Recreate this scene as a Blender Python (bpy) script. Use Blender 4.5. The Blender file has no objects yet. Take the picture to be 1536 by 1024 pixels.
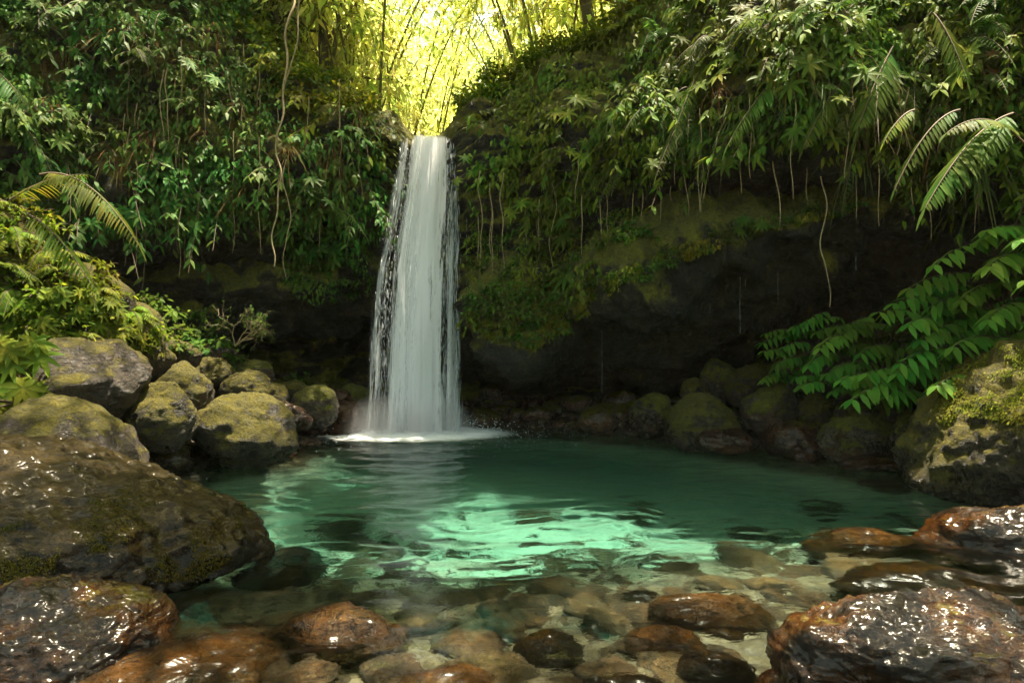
import bpy, math, random
import numpy as np
from mathutils import Vector, Matrix
from mathutils.bvhtree import BVHTree
R = math.radians
rng = np.random.default_rng(7)
random.seed(7)
scene = bpy.context.scene
COL = scene.collection
CAMZ = 1.6
SUN = Vector((0.12, 0.18, 0.975)).normalized()      # direction towards the sun

# ------------------------------------------------------------------ helpers
def P(px, py, d):
    """world point seen at photo pixel (px, py) at distance d in front of the camera"""
    return np.array([(px-768)/1024*d, d, CAMZ-(py-512)/1024*d])
_perm = np.random.default_rng(1).permutation(256).astype(np.int64); _perm = np.concatenate([_perm, _perm, _perm])
_g = np.random.default_rng(2).normal(size=(256, 3)); _g /= np.linalg.norm(_g, axis=1)[:, None]
def perlin(p):
    p = np.asarray(p, float); i = np.floor(p).astype(np.int64); f = p-i; i &= 255
    u = f*f*f*(f*(f*6-15)+10)
    out = 0
    for dx in (0, 1):
        for dy in (0, 1):
            for dz in (0, 1):
                h = _perm[_perm[_perm[(i[:, 0]+dx) & 255]+((i[:, 1]+dy) & 255)]+((i[:, 2]+dz) & 255)]
                g = _g[h]
                v = g[:, 0]*(f[:, 0]-dx)+g[:, 1]*(f[:, 1]-dy)+g[:, 2]*(f[:, 2]-dz)
                w = (u[:, 0] if dx else 1-u[:, 0])*(u[:, 1] if dy else 1-u[:, 1])*(u[:, 2] if dz else 1-u[:, 2])
                out = out+v*w
    return out*1.5
def fbm(p, octv=4, gain=.5, ridge=False):
    p = np.asarray(p, float); a = 1; s = 0
    for k in range(octv):
        n = perlin(p*(2**k)+k*17.3)
        s = s+a*((1-2*np.abs(n)) if ridge else n); a *= gain
    return s
def sstep(a, b, x):
    t = np.clip((x-a)/(b-a), 0, 1); return t*t*(3-2*t)
def link(o):
    COL.objects.link(o); return o
def mesh_obj(name, V, F, mat, parent=None, smooth=True, uv=None):
    me = bpy.data.meshes.new(name)
    V = np.asarray(V, np.float32)
    if isinstance(F, np.ndarray):
        n, k = F.shape
        me.vertices.add(len(V)); me.vertices.foreach_set('co', V.ravel())
        me.loops.add(n*k); me.loops.foreach_set('vertex_index', F.astype(np.int32).ravel())
        me.polygons.add(n); me.polygons.foreach_set('loop_start', np.arange(0, n*k, k, dtype=np.int32))
        me.update(calc_edges=True)
    else:
        me.from_pydata(V.tolist(), [], F)
    if smooth: me.polygons.foreach_set('use_smooth', np.ones(len(me.polygons), bool))
    if uv is not None:
        l = me.uv_layers.new(name='UVMap')
        vi = np.empty(len(me.loops), np.int32); me.loops.foreach_get('vertex_index', vi)
        l.data.foreach_set('uv', np.asarray(uv, np.float32)[vi].ravel())
    me.materials.append(mat)
    me.validate()
    o = link(bpy.data.objects.new(name, me)); o.parent = parent
    return o
def tag(o, label=None, cat=None, group=None, kind=None):
    if label: o['label'] = label
    if cat: o['category'] = cat
    if group: o['group'] = group
    if kind: o['kind'] = kind
    return o
def empty(name, loc=(0, 0, 0)):
    o = link(bpy.data.objects.new(name, None)); o.location = loc; o.empty_display_size = .2; return o
def copy_tree(o):
    c = link(o.copy())
    for ch in o.children:
        d = link(ch.copy()); d.parent = c
        for g in ch.children:
            e = link(g.copy()); e.parent = d
    return c
def grid_faces(nu, nv):
    i = np.arange(nu-1)[:, None]*nv+np.arange(nv-1)[None, :]
    i = i.ravel()
    return np.stack([i, i+nv, i+nv+1, i+1], 1)
class MB:
    """collects quads (degenerate quads for triangles are avoided: tris kept apart)"""
    def __init__(s): s.V = []; s.F = []; s.n = 0
    def add(s, V, F):
        V = np.asarray(V, float).reshape(-1, 3); s.V.append(V); s.F.append(np.asarray(F)+s.n); s.n += len(V)
    def arr(s):
        return np.concatenate(s.V), s.F
    def build(s, name, mat, parent=None, smooth=True):
        V = np.concatenate(s.V)
        Q = [f for f in s.F if f.shape[1] == 4]; T = [f for f in s.F if f.shape[1] == 3]
        me = bpy.data.meshes.new(name)
        nq = sum(map(len, Q)); nt = sum(map(len, T))
        li = np.concatenate([np.concatenate(Q).ravel() if Q else np.zeros(0, int), np.concatenate(T).ravel() if T else np.zeros(0, int)])
        ls = np.concatenate([np.arange(nq)*4, nq*4+np.arange(nt)*3])
        me.vertices.add(len(V)); me.vertices.foreach_set('co', V.astype(np.float32).ravel())
        me.loops.add(len(li)); me.loops.foreach_set('vertex_index', li.astype(np.int32))
        me.polygons.add(nq+nt); me.polygons.foreach_set('loop_start', ls.astype(np.int32))
        me.update(calc_edges=True)
        if smooth: me.polygons.foreach_set('use_smooth', np.ones(nq+nt, bool))
        me.materials.append(mat); me.validate()
        o = link(bpy.data.objects.new(name, me)); o.parent = parent
        return o
def unit(a):
    a = np.asarray(a, float); return a/(np.linalg.norm(a, axis=-1, keepdims=True)+1e-9)
def leaves(mb, B, D, N, L, W, droop=.25, fold=.25, st=3):
    """a batch of folded, drooping leaves: base points B, directions D, upper normals N"""
    B = np.atleast_2d(B); D = unit(np.atleast_2d(D)); n = len(B)
    N = np.atleast_2d(N)*np.ones((n, 1)); N = unit(N-(N*D).sum(1, keepdims=True)*D); S = np.cross(D, N)
    L = (np.ones(n)*L)[:, None]; W = (np.ones(n)*W)[:, None]; dr = (np.ones(n)*droop)[:, None]
    ts = {3: [.3, .65], 4: [.2, .45, .75]}[st]; ws = {3: [.5, .38], 4: [.36, .5, .32]}[st]
    V = [B]; dn = np.array([0, 0, -1.])
    for t, w in zip(ts, ws):
        c = B+D*L*t+dn*dr*L*t*t
        V += [c, c+S*W*w+N*W*w*fold, c-S*W*w+N*W*w*fold]
    V.append(B+D*L+dn*dr*L)
    k = len(V); V = np.stack(V, 1).reshape(-1, 3); o = (np.arange(n)*k)[:, None]
    T = [[0, 2, 1], [0, 1, 3]]; Q = []; m = len(ts)
    for j in range(m-1):
        a = 1+3*j; b = a+3
        Q += [[a, a+1, b+1, b], [a+2, a, b, b+2]]
    a = 1+3*(m-1); T += [[a, a+1, k-1], [a+2, a, k-1]]
    mb.V.append(V); base = mb.n; mb.n += len(V)
    for q in Q: mb.F.append(o+np.array(q)+base)
    for t in T: mb.F.append(o+np.array(t)+base)
def tube(mb, pts, r0, r1=None, sides=5):
    pts = np.asarray(pts, float); m = len(pts); r1 = r0 if r1 is None else r1
    t = unit(np.gradient(pts, axis=0)); ref = np.array([.3, .9, .25])
    a = unit(np.cross(t, ref)); b = np.cross(t, a)
    ang = np.arange(sides)/sides*2*math.pi
    rr = r0(np.linspace(0, 1, m)) if callable(r0) else np.linspace(r0, r1, m)
    V = pts[:, None]+(a[:, None]*np.cos(ang)[None, :, None]+b[:, None]*np.sin(ang)[None, :, None])*rr[:, None, None]
    i = np.arange(m-1)[:, None]*sides; j = np.arange(sides)[None]; j2 = (j+1) % sides
    F = np.stack([(i+j), (i+j2), (i+sides+j2), (i+sides+j)], -1).reshape(-1, 4)
    mb.add(V.reshape(-1, 3), F)
    c = np.array([m*sides-k-1 for k in range(sides)])
    mb.add(np.vstack([V[-1], pts[-1:]+t[-1:]*rr[-1]]), np.array([[k, (k+1) % sides, sides] for k in range(sides)]))

# ------------------------------------------------------------------ materials
def new_mat(name):
    m = bpy.data.materials.new(name); m.use_nodes = True; nt = m.node_tree; nt.nodes.clear()
    return m, nt
class NT:
    def __init__(s, name):
        s.m, s.t = new_mat(name); s.out = s.n('ShaderNodeOutputMaterial')
    def n(s, typ, ins=None, **kw):
        x = s.t.nodes.new(typ)
        for k, v in kw.items(): setattr(x, k, v)
        for k, v in (ins or {}).items():
            if hasattr(v, 'default_value') or isinstance(v, bpy.types.NodeSocket): s.t.links.new(v, x.inputs[k])
            else: x.inputs[k].default_value = v
        return x
    def noise(s, vec, scale, detail=6, rough=.6, dist=0, out='Fac'):
        return s.n('ShaderNodeTexNoise', {'Vector': vec, 'Scale': scale, 'Detail': detail, 'Roughness': rough, 'Distortion': dist}).outputs[out]
    def ramp(s, fac, stops, interp='LINEAR'):
        x = s.n('ShaderNodeValToRGB', {'Fac': fac}); cr = x.color_ramp; cr.interpolation = interp
        while len(cr.elements) > 1: cr.elements.remove(cr.elements[0])
        for i, (p, c) in enumerate(stops):
            e = cr.elements[0] if i == 0 else cr.elements.new(p)
            e.position = p; e.color = (*c, 1) if len(c) == 3 else c
        return x.outputs['Color']
    def math(s, op, a, b=0.0, clamp=False):
        return s.n('ShaderNodeMath', {0: a, 1: b}, operation=op, use_clamp=clamp).outputs[0]
    def mapr(s, v, a, b, c=0., d=1.):
        return s.n('ShaderNodeMapRange', {'Value': v, 'From Min': a, 'From Max': b, 'To Min': c, 'To Max': d}, interpolation_type='SMOOTHSTEP').outputs[0]
    def mix(s, f, a, b, mode='MIX'):
        x = s.n('ShaderNodeMix', data_type='RGBA', blend_type=mode)
        for k, v in ((0, f), (6, a), (7, b)):
            if isinstance(v, bpy.types.NodeSocket): s.t.links.new(v, x.inputs[k])
            else: x.inputs[k].default_value = v if k == 0 else ((*v, 1) if len(v) == 3 else v)
        return x.outputs[2]
    def bump(s, h, strength, dist, nrm=None):
        i = {'Height': h, 'Strength': strength, 'Distance': dist}
        if nrm: i['Normal'] = nrm
        return s.n('ShaderNodeBump', i).outputs[0]
    def done(s, sh, vol=None):
        s.t.links.new(sh, s.out.inputs['Surface'])
        if vol: s.t.links.new(vol, s.out.inputs['Volume'])
        return s.m

def rock_mat(name, dark, light, warm, moss=.5, mossc=((.03, .032, .004), (.22, .18, .016)), rough=(.35, .7), scale=1., wetz=.35, bump=1., warm_amt=.5, coat=0.):
    """wet stone: mottled body colour, brown algae film, moss where the stone faces up, darker and glossier near the water"""
    t = NT(name); geo = t.n('ShaderNodeNewGeometry'); pos = geo.outputs['Position']
    oi = t.n('ShaderNodeObjectInfo')
    v = t.n('ShaderNodeVectorMath', {0: pos, 1: t.n('ShaderNodeVectorMath', {0: oi.outputs['Location'], 1: (0.37, 0.71, 0.13)}, operation='MULTIPLY').outputs[0]}, operation='ADD').outputs[0]
    n1 = t.noise(v, 2.2*scale, 8, .62, .4); n2 = t.noise(v, 9*scale, 8, .7, .6); n3 = t.noise(v, 38*scale, 6, .7)
    mus = t.noise(t.n('ShaderNodeVectorMath', {0: v, 1: (1, 1, 3.2)}, operation='MULTIPLY').outputs[0], 5*scale, 7, .68, 1.2)
    base = t.ramp(t.math('ADD', t.math('MULTIPLY', n2, .6), t.math('MULTIPLY', mus, .4)), [(.36, dark), (.5, tuple(a*.6+b*.3 for a, b in zip(dark, light))), (.62, light)])
    base = t.mix(t.mapr(n1, .42, .62, 0, warm_amt), base, warm)
    sp = t.noise(v, 85*scale, 4, .75)
    base = t.mix(1, base, t.ramp(t.math('ADD', t.math('MULTIPLY', sp, .55), t.math('MULTIPLY', n3, .45)), [(.36, (.35, .35, .35)), (.5, (.9, .9, .9)), (.64, (1.9, 1.85, 1.75))]), 'MULTIPLY')
    ck = t.noise(v, 2.6*scale, 5, .55, 1.4); cr = t.mapr(t.n('ShaderNodeMath', {0: t.math('SUBTRACT', ck, .5)}, operation='ABSOLUTE').outputs[0], .0, .022)
    cg = t.math('ADD', t.math('MULTIPLY', cr, .7), .3); base = t.mix(1, base, t.n('ShaderNodeCombineColor', {0: cg, 1: cg, 2: cg}).outputs[0], 'MULTIPLY')
    # lichen-like pale flecks
    vo = t.n('ShaderNodeTexVoronoi', {'Vector': v, 'Scale': 26*scale, 'Randomness': 1.}).outputs['Distance']
    base = t.mix(t.math('MULTIPLY', t.mapr(vo, .22, .05), t.mapr(n2, .5, .7, 0, .45)), base, tuple(min(1, c*1.8) for c in light))
    nz = t.n('ShaderNodeSeparateXYZ', {0: geo.outputs['Normal']}).outputs[2]
    pz = t.n('ShaderNodeSeparateXYZ', {0: pos}).outputs[2]
    mm = t.math('ADD', t.math('MULTIPLY', nz, .45), t.math('ADD', t.math('MULTIPLY', n1, 1.1), t.math('MULTIPLY', n2, .55)))
    mf = t.mapr(mm, 1.32-moss*.75, 1.52-moss*.75)
    mf = t.math('MULTIPLY', mf, t.mapr(pz, .02, .3))
    mc = t.ramp(t.math('ADD', t.math('MULTIPLY', n3, .5), t.math('MULTIPLY', n2, .5)), [(.35, mossc[0]), (.65, mossc[1])])
    col = t.mix(mf, base, mc)
    wet = t.mapr(t.math('ADD', pz, t.math('MULTIPLY', t.math('SUBTRACT', n2, .5), .25)), wetz+.12, wetz-.05)
    col = t.mix(t.math('MULTIPLY', wet, .55), col, t.mix(.5, col, warm, 'MULTIPLY') if False else t.n('ShaderNodeHueSaturation', {'Value': .5, 'Saturation': 1.25, 'Color': col}).outputs[0])
    rg = t.mapr(n2, .3, .7, rough[0], rough[1])
    rg = t.math('ADD', rg, t.math('MULTIPLY', mf, .35)); rg = t.math('SUBTRACT', rg, t.math('MULTIPLY', wet, .22), True)
    h = t.math('ADD', t.math('MULTIPLY', n2, .6), t.math('ADD', t.math('MULTIPLY', mus, .7), t.math('ADD', t.math('MULTIPLY', n3, .22), t.math('MULTIPLY', cr, .3))))
    nb = t.bump(h, 1.*bump, .13/scale)
    nb = t.bump(t.math('MULTIPLY', n3, t.math('ADD', mf, .25)), .8*bump, .03/scale, nb)
    b = t.n('ShaderNodeBsdfPrincipled', {'Base Color': col, 'Roughness': rg, 'Normal': nb, 'Specular IOR Level': .45 if coat == 0 else .2, 'Coat Weight': coat, 'Coat Roughness': .2, 'Coat IOR': 1.4, 'Coat Normal': t.bump(t.noise(t.n('ShaderNodeVectorMath', {0: v, 1: (1, 1, 2.4)}, operation='MULTIPLY').outputs[0], 3.0*scale, 2, .4, 1.0), .6, .085/scale)})
    return t.done(b.outputs[0])

def leaf_mat(name, c1, c2, c3, rough=.38, trans=.35, hue=.035, tcol=1.6):
    t = NT(name); geo = t.n('ShaderNodeNewGeometry'); oi = t.n('ShaderNodeObjectInfo')
    col = t.ramp(geo.outputs['Random Per Island'], [(0, c1), (.45, c2), (.8, c3), (1, tuple((a+b)/2 for a, b in zip(c1, c2)))])
    n = t.noise(geo.outputs['Position'], 1.1, 3, .5)
    col = t.n('ShaderNodeHueSaturation', {'Hue': t.mapr(n, .3, .7, .5-hue, .5+hue), 'Value': t.mapr(t.math('ADD', t.math('MULTIPLY', n, .6), t.math('MULTIPLY', oi.outputs['Random'], .4)), .25, .75, .62, 1.35), 'Color': col}).outputs[0]
    nn = t.noise(geo.outputs['Position'], 60, 2, .5)
    b = t.n('ShaderNodeBsdfPrincipled', {'Base Color': col, 'Roughness': t.mapr(nn, .3, .7, rough-.08, rough+.12), 'Specular IOR Level': .05})
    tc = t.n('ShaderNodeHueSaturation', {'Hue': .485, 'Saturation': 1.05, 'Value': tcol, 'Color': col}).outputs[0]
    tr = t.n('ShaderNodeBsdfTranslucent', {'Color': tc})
    return t.done(t.n('ShaderNodeMixShader', {0: trans, 1: b.outputs[0], 2: tr.outputs[0]}).outputs[0])
def plain_mat(name, c1, c2, rough=.7, scale=20, bump=.4):
    t = NT(name); pos = t.n('ShaderNodeNewGeometry').outputs['Position']
    n = t.noise(pos, scale, 5, .6)
    b = t.n('ShaderNodeBsdfPrincipled', {'Base Color': t.ramp(n, [(.3, c1), (.7, c2)]), 'Roughness': rough, 'Normal': t.bump(n, bump, .01)})
    return t.done(b.outputs[0])

M = {}
M['boulder'] = rock_mat('mossy_stone', (.014, .010, .007), (.17, .13, .09), (.10, .055, .018), moss=.7, rough=(.32, .62))
M['boulder_bare'] = rock_mat('brown_stone', (.016, .011, .008), (.17, .13, .10), (.11, .06, .022), moss=.45, rough=(.28, .6))
M['boulder_shore'] = rock_mat('dark_shore_stone', (.02, .016, .012), (.28, .22, .17), (.18, .09, .04), moss=.62, mossc=((.035, .042, .006), (.30, .28, .03)), rough=(.28, .6))
M['wet'] = rock_mat('wet_black_stone', (.006, .004, .003), (.032, .021, .015), (.085, .032, .008), moss=.08, rough=(.14, .3), wetz=.2, warm_amt=.85, coat=.6, bump=.5)
M['slab'] = rock_mat('algae_filmed_stone', (.008, .005, .003), (.05, .033, .018), (.085, .042, .007), moss=.52, mossc=((.025, .016, .004), (.10, .065, .012)), rough=(.16, .4), warm_amt=.65, coat=.35, bump=1.)
M['red'] = rock_mat('reddish_wet_stone', (.03, .014, .009), (.13, .075, .05), (.12, .045, .022), moss=.12, rough=(.15, .4), warm_amt=.6, coat=.5)
M['orange'] = rock_mat('orange_algae_stone', (.035, .016, .005), (.17, .09, .03), (.20, .08, .014), moss=.0, rough=(.2, .45), warm_amt=.7, wetz=-.3, coat=.4)
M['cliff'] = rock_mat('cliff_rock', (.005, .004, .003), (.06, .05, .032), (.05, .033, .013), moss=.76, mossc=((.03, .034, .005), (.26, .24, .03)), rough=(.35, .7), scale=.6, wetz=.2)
M['bed'] = rock_mat('pale_bed_stone', (.06, .042, .018), (.30, .22, .11), (.26, .14, .04), moss=-.5, rough=(.4, .6), scale=1.6, wetz=-9, warm_amt=.5)
M['bed2'] = rock_mat('brown_bed_stone', (.03, .02, .01), (.19, .13, .06), (.17, .08, .022), moss=-.5, rough=(.4, .6), scale=1.6, wetz=-9, warm_amt=.6)
M['cobble'] = rock_mat('dark_wet_cobble', (.03, .022, .018), (.28, .21, .16), (.22, .09, .05), moss=.4, rough=(.18, .45), scale=1.5, wetz=.15, coat=.5)
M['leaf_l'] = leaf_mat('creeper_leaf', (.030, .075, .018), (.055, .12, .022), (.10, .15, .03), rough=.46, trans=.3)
M['leaf_r'] = leaf_mat('dark_glossy_leaf', (.045, .085, .012), (.08, .13, .015), (.15, .17, .02), rough=.5, trans=.3)
M['leaf_bush'] = leaf_mat('bush_leaf', (.055, .15, .02), (.10, .22, .03), (.17, .27, .04), rough=.42, trans=.35)
M['leaf_sun'] = leaf_mat('sunlit_tone_leaf', (.07, .12, .012), (.12, .16, .015), (.18, .19, .02), rough=.55, trans=.4)  # lighter, yellower leaf with sunlight put into the colour
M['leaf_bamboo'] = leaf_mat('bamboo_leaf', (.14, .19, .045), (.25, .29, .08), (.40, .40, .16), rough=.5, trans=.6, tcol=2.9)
M['fern'] = leaf_mat('fern_leaf', (.035, .09, .015), (.07, .13, .022), (.10, .16, .03), rough=.5, trans=.4)
M['moss'] = leaf_mat('moss_blade', (.05, .065, .008), (.12, .12, .014), (.19, .16, .02), rough=.8, trans=.2)
M['moss_dark'] = leaf_mat('dark_moss_blade', (.02, .022, .004), (.045, .04, .006), (.08, .06, .008), rough=.8, trans=.15)
M['grass'] = leaf_mat('hanging_grass', (.05, .085, .02), (.09, .11, .03), (.12, .10, .05), rough=.5, trans=.35)
M['dry'] = leaf_mat('dry_leaf', (.10, .06, .02), (.16, .09, .03), (.09, .06, .03), rough=.7, trans=.2)
M['stem'] = plain_mat('brown_stem', (.05, .032, .018), (.14, .09, .05))
M['vine'] = plain_mat('vine_bark', (.16, .11, .055), (.42, .31, .18))
M['bark'] = plain_mat('tree_bark', (.03, .022, .012), (.09, .065, .035))
M['culm'] = plain_mat('bamboo_culm', (.05, .05, .012), (.12, .10, .03), .45)
# ------------------------------------------------------------------ pool outline and ground
POOL = np.array([(-4.4, -4), (-3.9, 0), (-3.7, 2), (-3.7, 4.2), (-3.9, 5.6), (-4.2, 7.2), (-4.1, 8.7), (-3.3, 9.7), (-3.4, 11), (-2.7, 12.3), (-1.4, 13.0), (0, 12.9), (1.0, 12.5), (2.6, 11.4),
                 (3.4, 10.45), (4.2, 9.3), (5.1, 8.5), (5.9, 7.2), (6.4, 5.5), (6.6, 2), (6.6, -4)])
def pool_dist(X, Y):
    """signed distance to the waterline, positive outside"""
    p = np.stack([X, Y], -1); best = np.full(X.shape, 1e9); ins = np.zeros(X.shape, bool)
    for a, b in zip(POOL, np.roll(POOL, -1, 0)):
        e = b-a; w = p-a; t = np.clip((w@e)/(e@e), 0, 1); d = np.linalg.norm(w-t[..., None]*e, axis=-1); best = np.minimum(best, d)
        c = ((a[1] <= p[..., 1]) != (b[1] <= p[..., 1])) & (p[..., 0] < (b[0]-a[0])*(p[..., 1]-a[1])/(b[1]-a[1]+1e-12)+a[0]); ins ^= c
    return np.where(ins, -best, best)
def ground_h(X, Y):
    X = np.asarray(X, float); Y = np.asarray(Y, float)
    d = pool_dist(X, Y)
    q = np.stack([X.ravel(), Y.ravel(), 0*X.ravel()], 1)
    n = (fbm(q*.7, 3)).reshape(X.shape); n2 = fbm(q*3.1+9, 3).reshape(X.shape)
    deep = .34+.2*sstep(3.2, 4.6, Y)+1.45*sstep(4.3, 7.6, Y-.25*X*(X > 0)*.8)*sstep(13.2, 11.4, Y)
    zin = -deep*sstep(0, 1., -d)**.8-.03*n-.015*n2
    k = .30*sstep(-1, -4, X)+.28+.12*sstep(3, 6, X)
    k = np.where(Y > 12.5, .13, k)
    zout = .02+k*np.minimum(d, 6)+.12*n*np.minimum(d, 1)+.05*n2*np.minimum(d, 1)
    return np.where(d < 0, zin, zout)
xs = np.arange(-14, 14.01, .09); ys = np.arange(-8, 19.01, .09)
GX, GY = np.meshgrid(xs, ys, indexing='ij'); GZ = ground_h(GX, GY)
def bed_mat():
    t = NT('pool_bed_stones'); pos = t.n('ShaderNodeNewGeometry').outputs['Position']
    w = t.noise(pos, 1.6, 3, .5, 0, 'Color')
    v = t.n('ShaderNodeVectorMath', {0: pos, 1: t.n('ShaderNodeVectorMath', {0: w, 1: (.6, .6, 0)}, operation='MULTIPLY').outputs[0]}, operation='ADD').outputs[0]
    vv = t.n('ShaderNodeVectorMath', {0: v, 1: (1, 1.25, .2)}, operation='MULTIPLY').outputs[0]
    a = t.n('ShaderNodeTexVoronoi', {'Vector': vv, 'Scale': 3.4}); b = t.n('ShaderNodeTexVoronoi', {'Vector': vv, 'Scale': 9})
    ce = t.n('ShaderNodeTexVoronoi', {'Vector': vv, 'Scale': 3.4}, feature='DISTANCE_TO_EDGE').outputs['Distance']
    ce2 = t.n('ShaderNodeTexVoronoi', {'Vector': vv, 'Scale': 9}, feature='DISTANCE_TO_EDGE').outputs['Distance']
    n = t.noise(pos, 12, 6, .65)
    c = t.ramp(t.n('ShaderNodeSeparateColor', {0: a.outputs['Color']}).outputs[0], [(0, (.03, .022, .011)), (.4, (.08, .06, .03)), (.75, (.14, .11, .06)), (1, (.11, .055, .017))])
    c2 = t.ramp(t.n('ShaderNodeSeparateColor', {0: b.outputs['Color']}).outputs[1], [(0, (.035, .026, .012)), (.5, (.08, .06, .03)), (1, (.14, .105, .055))])
    big = t.noise(pos, .9, 3, .5)
    c = t.mix(t.mapr(big, .42, .58), c, c2)
    edge = t.math('MULTIPLY', t.mapr(ce, 0, .08, .75, 1), t.mapr(ce2, 0, .06, .7, 1))
    c = t.mix(1, c, t.n('ShaderNodeCombineColor', {0: edge, 1: edge, 2: edge}).outputs[0], 'MULTIPLY')
    pz = t.n('ShaderNodeSeparateXYZ', {0: pos}).outputs[2]
    c = t.mix(t.mapr(n, .45, .7, 0, .5), c, (.12, .085, .035))
    c = t.mix(t.mapr(pz, -.62, -1.05, 0, .8), c, (.50, .46, .33))
    c = t.mix(t.mapr(pz, -.02, .03), c, t.ramp(n, [(.3, (.018, .013, .009)), (.7, (.07, .05, .032))]))
    h = t.math('ADD', t.math('MULTIPLY', t.mapr(ce, 0, .25), .7), t.math('ADD', t.math('MULTIPLY', t.mapr(ce2, 0, .2), .3), t.math('MULTIPLY', n, .3)))
    p = t.n('ShaderNodeBsdfPrincipled', {'Base Color': c, 'Roughness': .6, 'Normal': t.bump(h, .8, .06)})
    return t.done(p.outputs[0])
g = mesh_obj('pool_bed', np.stack([GX, GY, GZ], -1).reshape(-1, 3), grid_faces(len(xs), len(ys)), bed_mat()); tag(g, 'stony pool bed and dark gravel banks', kind='structure')
ground_bvh = BVHTree.FromPolygons([Vector(v) for v in np.stack([GX, GY, GZ], -1).reshape(-1, 3)[:]], grid_faces(len(xs), len(ys)).tolist()) if False else None
def gz(x, y): return float(ground_h(np.array([x]), np.array([y]))[0])

# ------------------------------------------------------------------ cliff: a net of profiles running round the pool
# each column: px, then (py, depth) from the cave floor up to the land behind the crest
NET = [
 (-1400, (600, 6.5), (520, 6.5), (470, 6), (420, 5.8), (380, 6), (300, 5.6), (150, 5.5), (-50, 5.5), (-350, 5.6), (-500, 6.6)),
 (-700, (600, 8.5), (520, 8.6), (470, 8.2), (420, 8), (380, 8.2), (320, 7.69), (180, 8.05), (0, 8.7), (-280, 9.9), (-400, 11.3)),
 (-300, (590, 11), (500, 11.2), (470, 10.2), (430, 10), (390, 10.4), (340, 9.39), (200, 9.45), (50, 10.2), (-240, 11.4), (-330, 12.8)),
 (0, (580, 13), (490, 13), (475, 11.5), (430, 11.2), (390, 11.8), (345, 10.39), (230, 10.35), (90, 11), (-200, 12.2), (-280, 13.6)),
 (150, (578, 14), (485, 14), (475, 12.4), (430, 12.2), (390, 12.6), (350, 10.99), (240, 10.95), (110, 11.7), (-160, 12.9), (-220, 14.3)),
 (280, (575, 14.6), (480, 14.6), (470, 12.4), (430, 12), (385, 12.6), (345, 11.29), (240, 11.35), (110, 12.2), (-70, 13.4), (-110, 14.8)),
 (370, (572, 15), (485, 15), (478, 12.3), (430, 11.9), (380, 12.4), (340, 11.59), (250, 11.75), (157.5, 12.6), (55, 13.3), (35, 14.9)),
 (440, (570, 15.4), (480, 15.2), (462, 12.6), (420, 12.1), (375, 12.5), (345, 12.054), (255, 12.03), (202.5, 12.58), (140, 12.88), (120, 14.48)),
 (510, (570, 15.6), (470, 15.4), (452, 12.9), (410, 12.5), (370, 12.8), (340, 12.4), (260, 12.2), (226, 12.3), (182, 12), (162, 13.7)),
 (566, (572, 15.8), (470, 15.6), (430, 13.3), (400, 13), (370, 13.1), (340, 12.9), (280, 12.8), (235, 12.7), (205, 12.7), (203, 14.5)),
 (592, (574, 16), (480, 15.8), (450, 13.6), (400, 13.4), (350, 13.2), (310, 13.1), (270, 13), (235, 12.9), (216, 12.7), (214, 15)),
 (640, (576, 16), (490, 16), (460, 13.8), (410, 13.5), (360, 13.3), (310, 13.2), (270, 13.1), (240, 13), (221, 12.8), (219, 15.5)),
 (680, (580, 16), (510, 16), (480, 13.6), (430, 13.3), (370, 13.2), (310, 13), (270, 12.9), (235, 12.9), (214, 12.7), (214, 15)),
 (705, (585, 15.8), (530, 15.8), (490, 13), (440, 12.7), (380, 12.7), (330, 12.6), (270, 12.5), (220, 12.5), (188, 12.6), (185, 14.4)),
 (760, (590, 15.5), (560, 15.6), (520, 11.3), (460, 11.3), (400, 12.2), (345, 12.1), (270, 11.9), (222.5, 12.35), (165, 13.2), (153, 14.6)),
 (800, (590, 15.2), (575, 15.3), (532, 11), (460, 11), (405, 12), (345, 11.8), (260, 11.6), (207.5, 12.05), (145, 13), (130, 14.4)),
 (850, (588, 15), (572, 15.1), (492, 10.7), (440, 10.8), (395, 11.9), (340, 11.5), (240, 11.3), (187.5, 11.75), (125, 12.7), (110, 14.1)),
 (920, (588, 14.8), (565, 14.8), (448, 10.4), (400, 10.5), (350, 11.8), (318, 11.2), (230, 10.9), (166, 11.35), (92, 12.3), (72, 13.7)),
 (1000, (582, 14.4), (575, 14.4), (403, 10.1), (360, 10.2), (330, 11.6), (275, 10.7), (200, 10.4), (122.5, 10.85), (35, 11.8), (5, 13.2)),
 (1100, (570, 13.6), (545, 13.8), (368, 9.8), (335, 9.9), (310, 11.2), (245, 10.1), (160, 9.9), (65, 10.25), (-40, 11.1), (-80, 12.5)),
 (1200, (560, 13), (500, 13.4), (338, 9.4), (315, 9.5), (295, 10.7), (240, 9.5), (140, 9.2), (20, 9.55), (-160, 10.3), (-210, 11.7)),
 (1300, (555, 12.9), (470, 13.3), (318, 9.7), (300, 9.8), (285, 10.6), (245, 9.35), (140, 9.05), (0, 9.4), (-200, 10.15), (-260, 11.55)),
 (1400, (550, 12.6), (450, 13.1), (325, 9.6), (305, 9.75), (290, 10.45), (265, 9.3), (150, 8.9), (0, 9.25), (-230, 10), (-300, 11.4)),
 (1536, (550, 11.6), (450, 12), (345, 9.6), (320, 9.6), (300, 9.9), (290, 8.8), (160, 8.3), (0, 8.65), (-260, 9.4), (-340, 10.8)),
 (1750, (560, 9.5), (470, 9.8), (380, 8.4), (340, 8), (320, 8.2), (300, 7.2), (160, 6.8), (0, 7.15), (-300, 7.9), (-400, 9.3)),
 (2300, (600, 7.5), (500, 7.6), (430, 6.8), (380, 6.6), (350, 6.6), (300, 6.1), (150, 5.9), (-50, 5.9), (-400, 6), (-520, 7.2)),
]
net = np.array([[P(c[0], *q) for q in c[1:]] for c in NET])
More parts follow.
